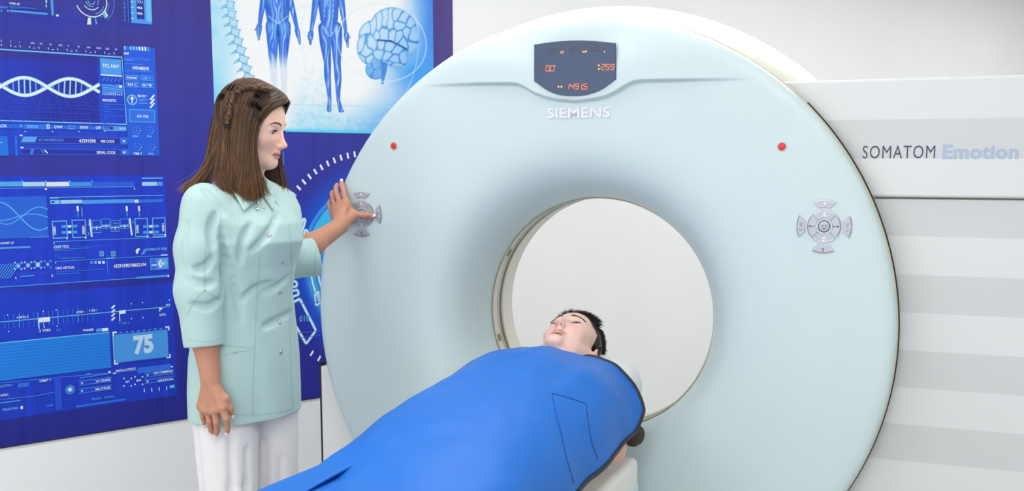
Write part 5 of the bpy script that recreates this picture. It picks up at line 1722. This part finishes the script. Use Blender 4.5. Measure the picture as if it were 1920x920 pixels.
# -- tunic
M['mint'] = hexmat('mint_cotton', (176, 206, 203), 0.72, noise=0.02, nscale=25, bump=0.10, bscale=900, sheen=0.15)
M['stitch'] = hexmat('mint_stitch', (160, 198, 194), 0.8, noise=0.05, nscale=300)
M['snap'] = hexmat('silver_snap', (196, 198, 204), 0.22, metal=0.9, noise=0.05, nscale=90)
ST_Z = np.array([.76, .85, .95, 1.05, 1.12, 1.20, 1.27, 1.32, 1.36, 1.395, 1.42, 1.445])
ST_A = np.array([.180, .179, .173, .160, .152, .155, .162, .168, .172, .150, .105, .066])
ST_B = np.array([.132, .130, .125, .115, .111, .117, .130, .122, .104, .082, .066, .058])
ST_C = np.array([-.030, -.028, -.025, -.020, -.014, -.003, .014, .010, .0, -.008, -.012, -.012])
def torso_fn(off):
    def fn(x, y, z):
        dx, dy = x - CT[0], y - CT[1]
        lx = dx * RT[0] + dy * RT[1]; ly = dx * FR[0] + dy * FR[1]
        a = np.interp(z, ST_Z, ST_A) + off; b = np.interp(z, ST_Z, ST_B) + off; c = np.interp(z, ST_Z, ST_C)
        k = np.sqrt((lx / a) ** 2 + ((ly - c) / b) ** 2)
        g = np.sqrt((lx / a ** 2) ** 2 + ((ly - c) / b ** 2) ** 2)
        # gentle flutes in the skirt and soft cloth waves
        ang = np.arctan2(ly, lx)
        wv = .0030 * np.sin(ang * 5 + 1.2 + z * 3) * np.clip((1.12 - z) / .3, 0, 1) + .0022 * np.sin(z * 26 + ang * 3.5) * np.exp(-((z - 1.11) / .08) ** 2) + .0018 * np.sin(z * 17 + ang * 7)
        return k * (k - 1) / np.maximum(g, 1e-5) + wv
    return fn
HEM = .776
CR = at(383, 648, 2.815)                                   # right cuff
CL = at(599, 480, 3.285)                                   # left cuff
tf = Field((-1.03, 2.62, .74), (-.46, 3.42, 1.47), .0038)
lo_, hi_ = CT + (-.21, -.21, .745), CT + (.21, .21, 1.455)
tf.apply(torso_fn(0), lo_, hi_, 0)
SRc = CT + RT * .148 + UPV * 1.372; SLc = CT - RT * .112 + UPV * 1.372
ERc = at(374, 545, 2.825); ELc = at(533, 488, 3.19)
sf_ = Field((-1.03, 2.62, .74), (-.46, 3.42, 1.47), .0038)
sf_.chain([SRc, (SRc + ERc) / 2 + np.array((-.004, -.004, 0)), ERc, CR], [.060, .062, .0605, .0535], .03)
dr = (CR - ERc) / np.linalg.norm(CR - ERc)
sf_.chain([SLc, ELc], [.052, .052], .02)
sf_.chain([ELc, CL], [.056, .060], .03)
dl_ = (CL - ELc) / np.linalg.norm(CL - ELc)
def cut(c, d):
    fn = lambda x, y, z: (x - c[0]) * d[0] + (y - c[1]) * d[1] + (z - c[2]) * d[2]
    sf_.apply(fn, c - .12 + d * .06, c + .12 + d * .06, 0, 'i')
nl_ = np.array((.90, .38, .20)); nl_ /= np.linalg.norm(nl_)
CL2 = at(597, 484, 3.255)
cut(CR, dr); cut(CL2, nl_)
sf_.cap(CR - dr * .05, CR + dr * .03, .046, .046, .002, 's'); sf_.cap(CL - dl_ * .028, CL + dl_ * .03, .045, .046, .002, 's')
zz = (tf.lo[2] + tf.h * np.arange(tf.n[2]))[None, None, :]
tf.d = smin(tf.d, sf_.d, .005 + .045 * sm(zz, 1.24, 1.34)).astype(np.float32)
# folds: shallow furrows pressed along lines seen on the cloth
FOLDS = [([(424, 470), (440, 540), (452, 600)], .006), ([(520, 400), (500, 440), (470, 470)], .004), ([(540, 520), (515, 540), (490, 548)], .004), ([(545, 585), (520, 600), (495, 612)], .004),
         ([(455, 560), (480, 540), (510, 530)], .0035), ([(400, 480), (385, 500), (365, 505)], .004), ([(352, 520), (375, 532), (400, 530)], .004), ([(412, 560), (390, 575), (360, 570)], .004),
         ([(405, 400), (395, 430), (398, 470)], .005), ([(350, 420), (345, 470), (352, 510)], .003),
         ([(380, 350), (400, 372), (420, 400)], .004), ([(470, 420), (455, 450), (450, 490)], .004), ([(415, 430), (418, 500), (416, 560)], .004)]
for line, r in FOLDS:
    P = [tf.hit(*q) for q in line]
    if any(p is None for p in P): continue
    P = spline(P, 9)
    tf.chain(P, np.full(9, r) * .55 * np.sin(np.linspace(.2, math.pi - .2, 9)), .018, 's')
# hem and cuffs are cut open
tf.apply(lambda x, y, z: (HEM - z) + 0 * x + 0 * y, (-1.03, 2.62, .74), (-.46, 3.42, .80), 0, 'i')
tf.apply(torso_fn(-.009), lo_, (hi_[0], hi_[1], .83), 0, 's')
# neck opening
tf.cap(CT + UPV * 1.385 + FR * .02, CT + UPV * 1.50 + FR * .015, .040, .060, .004, 's')
tv_, tfc = tf.mesh(1)
tunic = obj('tunic', wl(tv_), tfc, M['mint'], woman)
tbv = BVHTree.FromPolygons([tuple(q) for q in tv_], tfc.tolist())
def hit_tunic(px, py, bv=None):
    d = ray(px, py)
    r = (bv or tbv).ray_cast(Vector(CAM), Vector(d).normalized())
    return (np.array(r[0]), np.array(r[1])) if r[0] is not None else (None, None)
def seam(pts, w, name, n=None, off=.0006, dash=False, mat='stitch', bv=None, parent=None, org=None):
    path = spline([np.array(q, float) for q in pts], n or 40)
    P = []
    for q in path:
        h, nn = hit_tunic(q[0], q[1], bv)
        if h is None: continue
        if nn @ ray(*q) > 0: nn = -nn
        P.append(h + nn * off)
    if len(P) < 3: return
    P = np.array(P)
    v, f = tube_geo(P, w, 5)
    return obj(name, (wl(v) if org is None else org(v)), f, M[mat], parent or tunic)
for s_ in ([(486, 470), (484, 520), (480, 565), (477, 643), (474, 715), (474, 776)], [(541, 420), (546, 470), (546, 530), (543, 600), (545, 680), (549, 766)],
           [(403, 650), (430, 648), (455, 650), (474, 652)], [(404, 672), (418, 666), (440, 660), (474, 655)], [(384, 462), (383, 500), (383, 543)], [(383, 543), (366, 562), (350, 590)], [(383, 543), (398, 553), (412, 562)],
           [(352, 636), (385, 640), (416, 634)], [(404, 772), (440, 775), (478, 776), (520, 772), (552, 764)], [(596, 444), (592, 480), (590, 518)], [(414, 400), (409, 440), (411, 480), (415, 520)]):
    seam(s_, .0007, 'stitching')
# placket edge and pocket edge with a real step
def snap(px, py, r=.0058, bv=None):
    h, nn = hit_tunic(px, py)
    if h is None: return
    if nn @ ray(px, py) > 0: nn = -nn
    v, f = lathe_geo([(r * .35, -.0004), (r, .0002), (r, .0012), (r * .8, .0022), (r * .35, .0026), (.0001, .0022)], 20)
    R = np.array(Vector((0, 1, 0)).rotation_difference(Vector(nn)).to_matrix())
    obj('snap_button', wl(h + nn * .0012 + v @ R.T), f, M['snap'], tunic)
for q in ((505, 440), (529, 491), (525, 547), (524, 604), (526, 660)): snap(*q)
snap(440, 660, .0032); snap(383, 543, .0032)
# collar: stand-up band and two turned-down leaves
def collar():
    parts = []
    c = CT + UPV * 1.405 + FR * -.004
    A = np.radians(np.linspace(-212, 32, 50))
    def pt(a, r, z, k=1.0):
        return c + RT * math.cos(a) * r * 1.02 * k + FR * math.sin(a) * r * -1.0 * k + UPV * z
    # angle 0 = her right, -90 = front, so walk round the back from front-left to front-right
    rows = []
    for i, a in enumerate(np.radians(np.linspace(-75, 255, 60))):
        fr_ = math.sin(-a)                                    # +1 at the front
        front = max(0.0, fr_)
        top = .030 - .030 * front ** 2; drop = -.020 - .020 * front ** 1.5
        rr = .066
        base = c + RT * math.cos(a) * rr + FR * (-math.sin(a)) * (rr + .012 * front)
        out = RT * math.cos(a) + FR * (-math.sin(a))
        rows.append([base - out * .006 + UPV * (-.03), base - out * .004 + UPV * top * .7, base + UPV * top, base + out * .007 + UPV * (top - .006),
                     base + out * .018 + UPV * ((top + drop) * .5 - .004), base + out * (.026 + .010 * front) + UPV * (drop - .008 * front)])
    R = np.array(rows)
    return R
R_ = collar()
n, m = R_.shape[:2]
f = [(i * m + j, i * m + j + 1, (i + 1) * m + j + 1, (i + 1) * m + j) for i in range(n - 1) for j in range(m - 1)]
co = obj('collar', wl(R_.reshape(-1, 3)), f, M['mint'], tunic)
md = co.modifiers.new('thick', 'SOLIDIFY'); md.thickness = .003; md.offset = 0
md = co.modifiers.new('sub', 'SUBSURF'); md.levels = 1; md.render_levels = 1

# turned-down collar leaves lying on the chest
def leaf(quad, name='collar_leaf', n=10):
    A_, B_, C_, D_ = [np.array(q, float) for q in quad]
    P = np.zeros((n, n, 3)); last = None
    for i in range(n):
        for j in range(n):
            u, w = i / (n - 1), j / (n - 1)
            q = (A_ * (1 - u) + B_ * u) * (1 - w) + (D_ * (1 - u) + C_ * u) * w
            h, nn = hit_tunic(*q)
            if h is not None and h[1] < 3.06:
                if nn @ ray(*q) > 0: nn = -nn
                last = h + nn * .0045
                P[i, j] = last
            else:
                P[i, j] = at(q[0], q[1], last[1] if last is not None else 2.9)
    for _ in range(4):
        Q = P.copy()
        Q[1:-1, 1:-1] = (P[:-2, 1:-1] + P[2:, 1:-1] + P[1:-1, :-2] + P[1:-1, 2:]) / 4
        P = Q
    f = [(i * n + j, i * n + j + 1, (i + 1) * n + j + 1, (i + 1) * n + j) for i in range(n - 1) for j in range(n - 1)]
    o = obj(name, wl(P.reshape(-1, 3)), f, M['mint'], tunic)
    md = o.modifiers.new('thick', 'SOLIDIFY'); md.thickness = .0028; md.offset = 1
leaf([(432, 356), (470, 352), (482, 377), (457, 398)])
leaf([(500, 350), (488, 362), (511, 396), (517, 368)])
snap(483, 381, .0050); snap(482, 392, .0050)

# -- trousers and shoes
M['trouser'] = hexmat('white_cotton', (232, 230, 232), 0.8, noise=0.015, nscale=20, bump=0.08, bscale=800, sheen=0.1)
CT0 = CT; CT = CT - FR * .028                        # hips stand a little behind the chest
pf = Field(CT + (-.3, -.3, .02), CT + (.3, .3, .95), .0055)
pf.apply(lambda x, y, z: np.sqrt((((x - CT[0]) * RT[0] + (y - CT[1]) * RT[1]) / .155) ** 2 + (((x - CT[0]) * FR[0] + (y - CT[1]) * FR[1]) / .105) ** 2) * .105 - .105 + 0 * z, CT + (-.2, -.2, .80), CT + (.2, .2, .93), 0)
pf.apply(lambda x, y, z: np.maximum(z - .93, .80 - z) + 0 * x + 0 * y, CT + (-.3, -.3, .74), CT + (.3, .3, .95), .02, 'i')
for s in (-1, 1):
    o = RT * s * .078
    pf.chain([CT + o + UPV * .83, CT + o * 1.08 + FR * .012 + UPV * .47, CT + o * 1.05 - FR * .005 + UPV * .07], [.095, .074, .070], .012)
    for k in range(7):
        a = k * 1.7 + s
        p0 = CT + o * 1.05 + (RT * math.cos(a) + FR * math.sin(a)) * .088
        pf.chain([p0 + UPV * (.76 - .06 * (k % 3)), p0 + UPV * (.60 - .05 * (k % 2)) + (RT * math.cos(a + .4) + FR * math.sin(a + .4)) * -.006, p0 + UPV * .42 - (RT * math.cos(a) + FR * math.sin(a)) * .016], [.001, .003, .001], .022, 's')
pf.apply(lambda x, y, z: (.05 - z) + 0 * x + 0 * y, CT + (-.3, -.3, .02), CT + (.3, .3, .08), 0, 'i')
pv, pfc = pf.mesh(1)
trs = obj('trousers', pv - CT0, pfc, M['trouser'], woman)
pbv = BVHTree.FromPolygons([tuple(q) for q in pv], pfc.tolist())
M['shoe'] = hexmat('white_clog', (236, 236, 236), 0.4, noise=0.02, nscale=40)
for s in (-1, 1):
    sf = Field(CT + RT * s * .085 + FR * .05 + np.array((-.2, -.2, -.01)), CT + RT * s * .085 + FR * .05 + np.array((.2, .2, .13)), .004)
    o = CT + RT * s * .085
    sf.cap(o - FR * .06 + UPV * .045, o + FR * .15 + UPV * .035, .045, .044, .02)
    sf.cap(o - FR * .05 + UPV * .07, o + FR * .03 + UPV * .07, .042, .042, .03)
    sf.apply(lambda x, y, z: -z + 0 * x + 0 * y, o + (-.3, -.3, -.02), o + (.3, .3, .03), 0, 'i')
    sf.cap(o - FR * .02 + UPV * .10, o - FR * .02 + UPV * .14, .034, .04, .004, 's')
    v, f = sf.mesh(1)
    obj('shoe', v - CT0, f, M['shoe'], woman)
CT = CT0
# ------------------------------------------------------------------ the patient on the table (scanner axes)
man = tag(empty('person', GC, -YAW), 'man with short black hair lying on his back under the blue apron', 'person')
MH = math.radians(18)                                   # how far the pillow lifts the face towards the feet
mu = np.array((0.02, math.cos(MH), math.sin(MH))); mu /= np.linalg.norm(mu)
mfr = np.array((-.10, -math.sin(MH), math.cos(MH))); mfr -= mu * (mfr @ mu); mfr /= np.linalg.norm(mfr)
mr = np.cross(mfr, mu)
MR = np.stack([mr, mfr, mu], 1)
MO = np.array((-.020, .012, .920)); MSC = 1.10
def m2g(v): return MO + (np.asarray(v, float) * MSC) @ MR.T
def g2m(w): return ((np.asarray(w, float) - MO) @ MR) / MSC
nb = g2m((0, -.20, .845))
pv_, pf_, pc_ = head_mesh(dict(skin=(233, 196, 184), lip=(222, 164, 158), blush=(232, 160, 150), jaw=.050, chin=.010, neck=.058, open=.0040, brow=.010, nostril=.0042, dark=.0050, mouth=-.002, lips=.42, mouth_width=.0225), nb)
# blue-grey shave shadow
q = np.exp(-(np.linalg.norm((pv_ - np.array((0, .06, -.085))) / np.array((.05, .04, .03)), axis=1)) ** 2)[:, None] * .15
pc_ = pc_ * (1 - q) + np.array(lin((198, 170, 166))) * q
def hair_mask(p):
    x, y, z = np.abs(p[..., 0]), p[..., 1], p[..., 2]
    lim = np.interp(x, [0, .03, .045, .055, .062], [.070, .067, .056, .044, .034])
    front = (y > .022) & (z > lim)
    side = (y <= .022) & (y > -.018) & (z > np.where(y > .008, -.004 + (y - .008) * 2.2, -.016))
    rear = (y <= -.018) & (z > np.interp(y, [-.1, -.03, -.018], [-.056, -.042, -.016]))
    return front | side | rear
pc_[hair_mask(pv_)] = lin((36, 29, 27))
mbv = BVHTree.FromPolygons([tuple(q) for q in pv_], pf_.tolist())
bf = Field((-.34, -1.75, .66), (.34, -.08, 1.02), .009)
bf.cap((-.15, -.24, .82), (.15, -.24, .82), .075, .075, .04)
bf.ell((0, -.42, .82), (.18, .22, .115), .05); bf.ell((0, -.72, .81), (.165, .25, .105), .06)
bf.cap((0, -.12, .86), (0, -.24, .84), .058, .065, .04)
for s in (-1, 1):
    bf.chain([(s * .165, -.25, .79), (s * .207, -.33, .718), (s * .185, -.62, .745), (s * .15, -.82, .80)], [.055, .040, .034, .028], .03)
    bf.cap((s * .15, -.82, .80), (s * .12, -.92, .81), .030, .018, .02)
    bf.chain([(s * .09, -.90, .79), (s * .10, -1.28, .765), (s * .09, -1.62, .75)], [.085, .056, .042], .03)
    bf.cap((s * .09, -1.62, .75), (s * .10, -1.66, .815), .038, .028, .03)
v, f = bf.mesh(1)
V, Fq, Cq = merge([(m2g(pv_), pf_, pc_), (v, f, lin((226, 176, 156)))])
obj('body', V, Fq, M['skin'], man, cols=Cq)
for s in (-1, 1):
    eyeball(s, (0, .96, .22), (70, 60, 50), 'eye', man, m2g, M['eye'])
brows_lashes(mbv, m2g, man, (52, 38, 32), [(.011, .0185), (.023, .0225), (.037, .0235), (.050, .0165)], .006, thick=.0036, lidz=.0024, seed=8)
# short black hair: strands rooted on the scalp
M['mhair'] = hexmat('black_hair', (40, 32, 30), 0.45, attr=True, spec=0.4, noise=0.1, nscale=60)
def man_hair():
    rng = np.random.default_rng(21)
    P, R, C = [], [], []
    for k in range(15000):
        d = rng.normal(size=3); d /= np.linalg.norm(d)
        o = np.array((0, -.005, .03))
        r = mbv.ray_cast(Vector(o + d * .25), Vector(-d))
        if r[0] is None: continue
        p = np.array(r[0]); n = np.array(r[1])
        if n @ d < 0: n = -n
        x, y, z = p
        if not hair_mask(p): continue
        top = sm(z, .05, .10)
        L = .009 + .030 * top * (1 if y > -.05 else .7) + rng.uniform(-.003, .004)
        back = np.array((-.75, -.55 if y < .03 else .30, .35))
        back = back * top + np.array((0, -.55, -.75)) * (1 - top)
        dirn = n * (.06 + .26 * top) + (back - n * (back @ n)) * 1.0 + rng.normal(size=3) * .05 + np.array((.25, 0, 0)) * (vnoise(np.array([x * 60 + 9]), np.array([z * 60 + y * 40 + 9]), 3)[0] - .5)
        dirn /= np.linalg.norm(dirn)
        droop = -n * .25
        ts = np.linspace(0, 1, 6)[:, None]
        P.append(p - n * .001 + dirn * L * ts + droop * L * ts ** 2 * (1 - .5 * top)); R.append(rng.uniform(.0005, .0008))
        C.append(np.array(lin((30, 24, 22))) * (1 - (q := rng.random() ** 2)) + np.array(lin((74, 60, 52))) * q)
    return ribbon_strands(np.array(P), np.array(R), np.array(C))
hv2, hf2, hc2 = man_hair()
# close dark cap below the strands
cf = Field((-.1, -.13, -.09), (.1, .12, .14), .0035)
cf.ell((0, -.005, .036), (.0735, .090, .0832), 0)
cf.ell((0, .036, .020), (.058, .052, .058), .02)
def hairline(x, y, z): return (y - .012) * .66 - (z - .022) * .75 + 0.9 * np.maximum(np.abs(x) - .045, 0) * (y > .0) - .010
cf.apply(hairline, (-.1, -.13, -.09), (.1, .12, .14), .004, 'i')
cv, cfc = cf.mesh(2)
V, Fq, Cq = merge([(hv2, hf2, hc2), (cv, cfc, lin((34, 27, 25)))])
obj('hair', m2g(V), Fq, M['mhair'], man, cols=Cq)
# dark clothing under the apron
M['cloth_dark'] = hexmat('dark_cloth', (44, 46, 56), 0.85, noise=0.08, nscale=40)
gf = Field((-.32, -1.70, .66), (.32, -.16, 1.0), .010)
gf.ell((0, -.46, .82), (.19, .24, .125), .05); gf.ell((0, -.74, .81), (.175, .26, .115), .06)
for s in (-1, 1):
    gf.chain([(s * .15, -.26, .80), (s * .18, -.30, .765)], [.062, .052], .04)
    gf.chain([(s * .09, -.90, .79), (s * .10, -1.28, .765), (s * .09, -1.58, .755)], [.092, .064, .052], .03)
v, f = gf.mesh(1)
obj('clothing', v, f, M['cloth_dark'], man)

# ------------------------------------------------------------------ pillow, cushion
def cushion(name, c, r, mat, parent, e=2.6, wr=.0, seed=0):
    n, m_ = 40, 22
    th = np.linspace(-math.pi / 2, math.pi / 2, m_)[:, None]; ph = np.linspace(0, 2 * math.pi, n, endpoint=False)[None]
    sp = lambda w, p: np.sign(w) * np.abs(w) ** p
    p = 2 / e
    x = sp(np.cos(th), p) * sp(np.cos(ph), p); y = sp(np.cos(th), p) * sp(np.sin(ph), p); z = sp(np.sin(th), 1.0) + 0 * ph
    nz = vnoise(x * 3 + 9, y * 3 + 9 + z * 2, seed) - .5
    v = np.stack([c[0] + r[0] * x, c[1] + r[1] * y, c[2] + r[2] * z * (1 + wr * nz)], -1).reshape(-1, 3)
    f = [(i * n + j, i * n + (j + 1) % n, (i + 1) * n + (j + 1) % n, (i + 1) * n + j) for i in range(m_ - 1) for j in range(n)]
    return obj(name, v, f, mat, parent)
M['pillow'] = hexmat('white_paper_pillow', (232, 234, 238), 0.8, noise=0.03, nscale=15, bump=0.2, bscale=60)
pil = tag(empty('pillow', g2w((0, 0, .70)), -YAW), 'white pillow beneath the head of the lying man', 'pillow')
cushion('pillow_case', (.01, .055, .097), (.175, .12, .097), M['pillow'], pil, 3.2, .25, 3)
M['brown'] = hexmat('dark_brown_foam', (66, 56, 52), 0.9, noise=0.15, nscale=80, bump=0.3, bscale=300)
cu = tag(empty('cushion', g2w((.222, -.135, .69)), -YAW), 'small dark brown foam cushion beside the elbow of the lying man', 'cushion')
cushion('foam_body', (0, 0, .016), (.028, .05, .030), M['brown'], cu, 2.4, .2, 4)

# ------------------------------------------------------------------ blue protective apron
M['apron'] = hexmat('blue_coated_apron', (17, 105, 200), 0.48, noise=0.02, nscale=10, spec=0.3, bump=0.06, bscale=500)
M['piping'] = hexmat('black_piping', (22, 22, 28), 0.5, noise=0.1, nscale=100)
M['navy_thread'] = hexmat('navy_thread', (22, 50, 140), 0.7, noise=0.1, nscale=200)
ap = tag(empty('lead_apron', g2w((0, 0, .70)), -YAW), 'bright blue protective apron with black piping draped over the lying man', 'apron')
YS = np.array([-.10, -.15, -.20, -.30, -.45, -.60, -.80, -1.0, -1.2, -1.3, -1.42, -1.6, -1.8, -2.0])
ZT = np.array([.936, .948, .958, .974, .985, .976, .956, .938, .900, .876, .880, .895, .880, .85])
WW = np.array([.262, .265, .268, .272, .278, .280, .282, .285, .290, .300, .305, .310, .310, .31])
ZH = np.array([.815, .805, .785, .755, .738, .735, .735, .738, .742, .745, .75, .75, .74, .73])
def apron_pt(u, v):
    """u 0..1 down the body, v -1..1 from his right to his left"""
    # the neck edge is a shallow curve with rounded corners
    y0 = -.135 - .075 * np.abs(v) ** 2.2 - .06 * sm(np.abs(v), .86, 1.0) ** 2
    y = y0 + u * (-1.92 - y0)
    zt, w, zh = (np.interp(y, YS[::-1], q[::-1]) for q in (ZT, WW, ZH))
    w = np.where(v < 0, w * np.interp(y, [-1.3, -.5, -.2], [.80, .86, .98]), w * np.interp(y, [-.9, -.3, -.2], [.93, .965, 1.0]))
    a = v * math.pi / 2
    x = w * np.sign(v) * np.abs(np.sin(a)) ** .92
    flat = np.abs(np.cos(a)) ** np.where(v > 0, .78 + .75 * sm(y, -.42, -.17), .78 - .30 * sm(y, -.75, -.30) + .12 * sm(y, -.9, -1.1))
    z = zh + (zt - zh) * flat
    # head and throat dip at the neck edge, chest hollow, folds
    z = z - .026 * sm(y, -.185, -.135) * sm(x, .10, .0)
    z = z - .006 * np.exp(-((x / .06) ** 2)) * sm(y, -.26, -.14)
    z = z + .006 * np.sin(x * 22 + y * 9) * np.exp(-((y + .45) / .35) ** 2) * np.abs(np.sin(a))
    z = z + .007 * np.exp(-(((x - .02) + (y + .35) * .25) / .03) ** 2) * np.exp(-((y + .40) / .22) ** 2)
    z = z - .007 * np.exp(-(((x - .11) + (y + .40) * .12) / .035) ** 2) * np.exp(-((y + .38) / .2) ** 2)
    z = z + .005 * np.exp(-(((x + .12) - (y + .75) * .3) / .03) ** 2) * np.exp(-((y + .75) / .25) ** 2)
    z = z + .004 * (vnoise(x * 11 + 20, y * 6 + 40, 15) - .5) * 2 + .0025 * (vnoise(x * 30 + 20, y * 14 + 40, 16) - .5) * 2
    x = x + .003 * np.sin(y * 21 + 1) * np.abs(np.sin(a)) ** 4
    return np.stack([x, y, z], -1)
nu, nv = 150, 96
U, Vv = np.meshgrid(np.linspace(0, 1, nu) ** 1.15, np.sin(np.linspace(-1, 1, nv) * math.pi / 2) * .25 + np.linspace(-1, 1, nv) * .75, indexing='ij')
A = apron_pt(U, Vv)
A0 = A - np.array((0, 0, .70))
f = [(i * nv + j, (i + 1) * nv + j, (i + 1) * nv + j + 1, i * nv + j + 1) for i in range(nu - 1) for j in range(nv - 1)]
sheet_o = obj('apron_sheet', A0.reshape(-1, 3), f, M['apron'], ap)
md = sheet_o.modifiers.new('thick', 'SOLIDIFY'); md.thickness = .005; md.offset = -1
edge = np.vstack([A0[::-1, 0], A0[0, 1:-1], A0[:, -1]])
v, f2 = tube_geo(edge, .0062, 8)
obj('piping', v, f2, M['piping'], ap)
# lower flap lying over his right arm
fu, fv_ = np.meshgrid(np.linspace(0, 1, 30), np.linspace(0, 1, 24), indexing='ij')
fx = -.06 - .155 * fv_ ; fy = -1.10 - .62 * fu - .05 * fv_
fz = .878 - .020 * fv_ ** 2 - .06 * fv_ ** 6 + .004 * np.sin(fv_ * 7 + fu * 6) + .004 * fu
FL = np.stack([fx, fy, fz - .70], -1)
fl = obj('apron_flap', FL.reshape(-1, 3), [(i * 24 + j, (i + 1) * 24 + j, (i + 1) * 24 + j + 1, i * 24 + j + 1) for i in range(29) for j in range(23)], M['apron'], ap)
md = fl.modifiers.new('thick', 'SOLIDIFY'); md.thickness = .005; md.offset = 0
# stitched pocket
Aw = np.array([g2w(p) for p in A.reshape(-1, 3)])
abv = BVHTree.FromPolygons([tuple(q) for q in Aw], f)
def to_ap(v): return np.array([w2g(p) for p in v]) - np.array((0, 0, .70))
for s_ in ([(1035, 737), (1058, 743), (1080, 750), (1099, 757)], [(1099, 757), (1104, 800), (1110, 830), (1121, 862)], [(1035, 737), (1042, 775), (1052, 812), (1060, 850), (1076, 905)]):
    seam(s_, .0008, 'pocket_stitching', off=.0006, mat='navy_thread', bv=abv, parent=ap, org=to_ap)
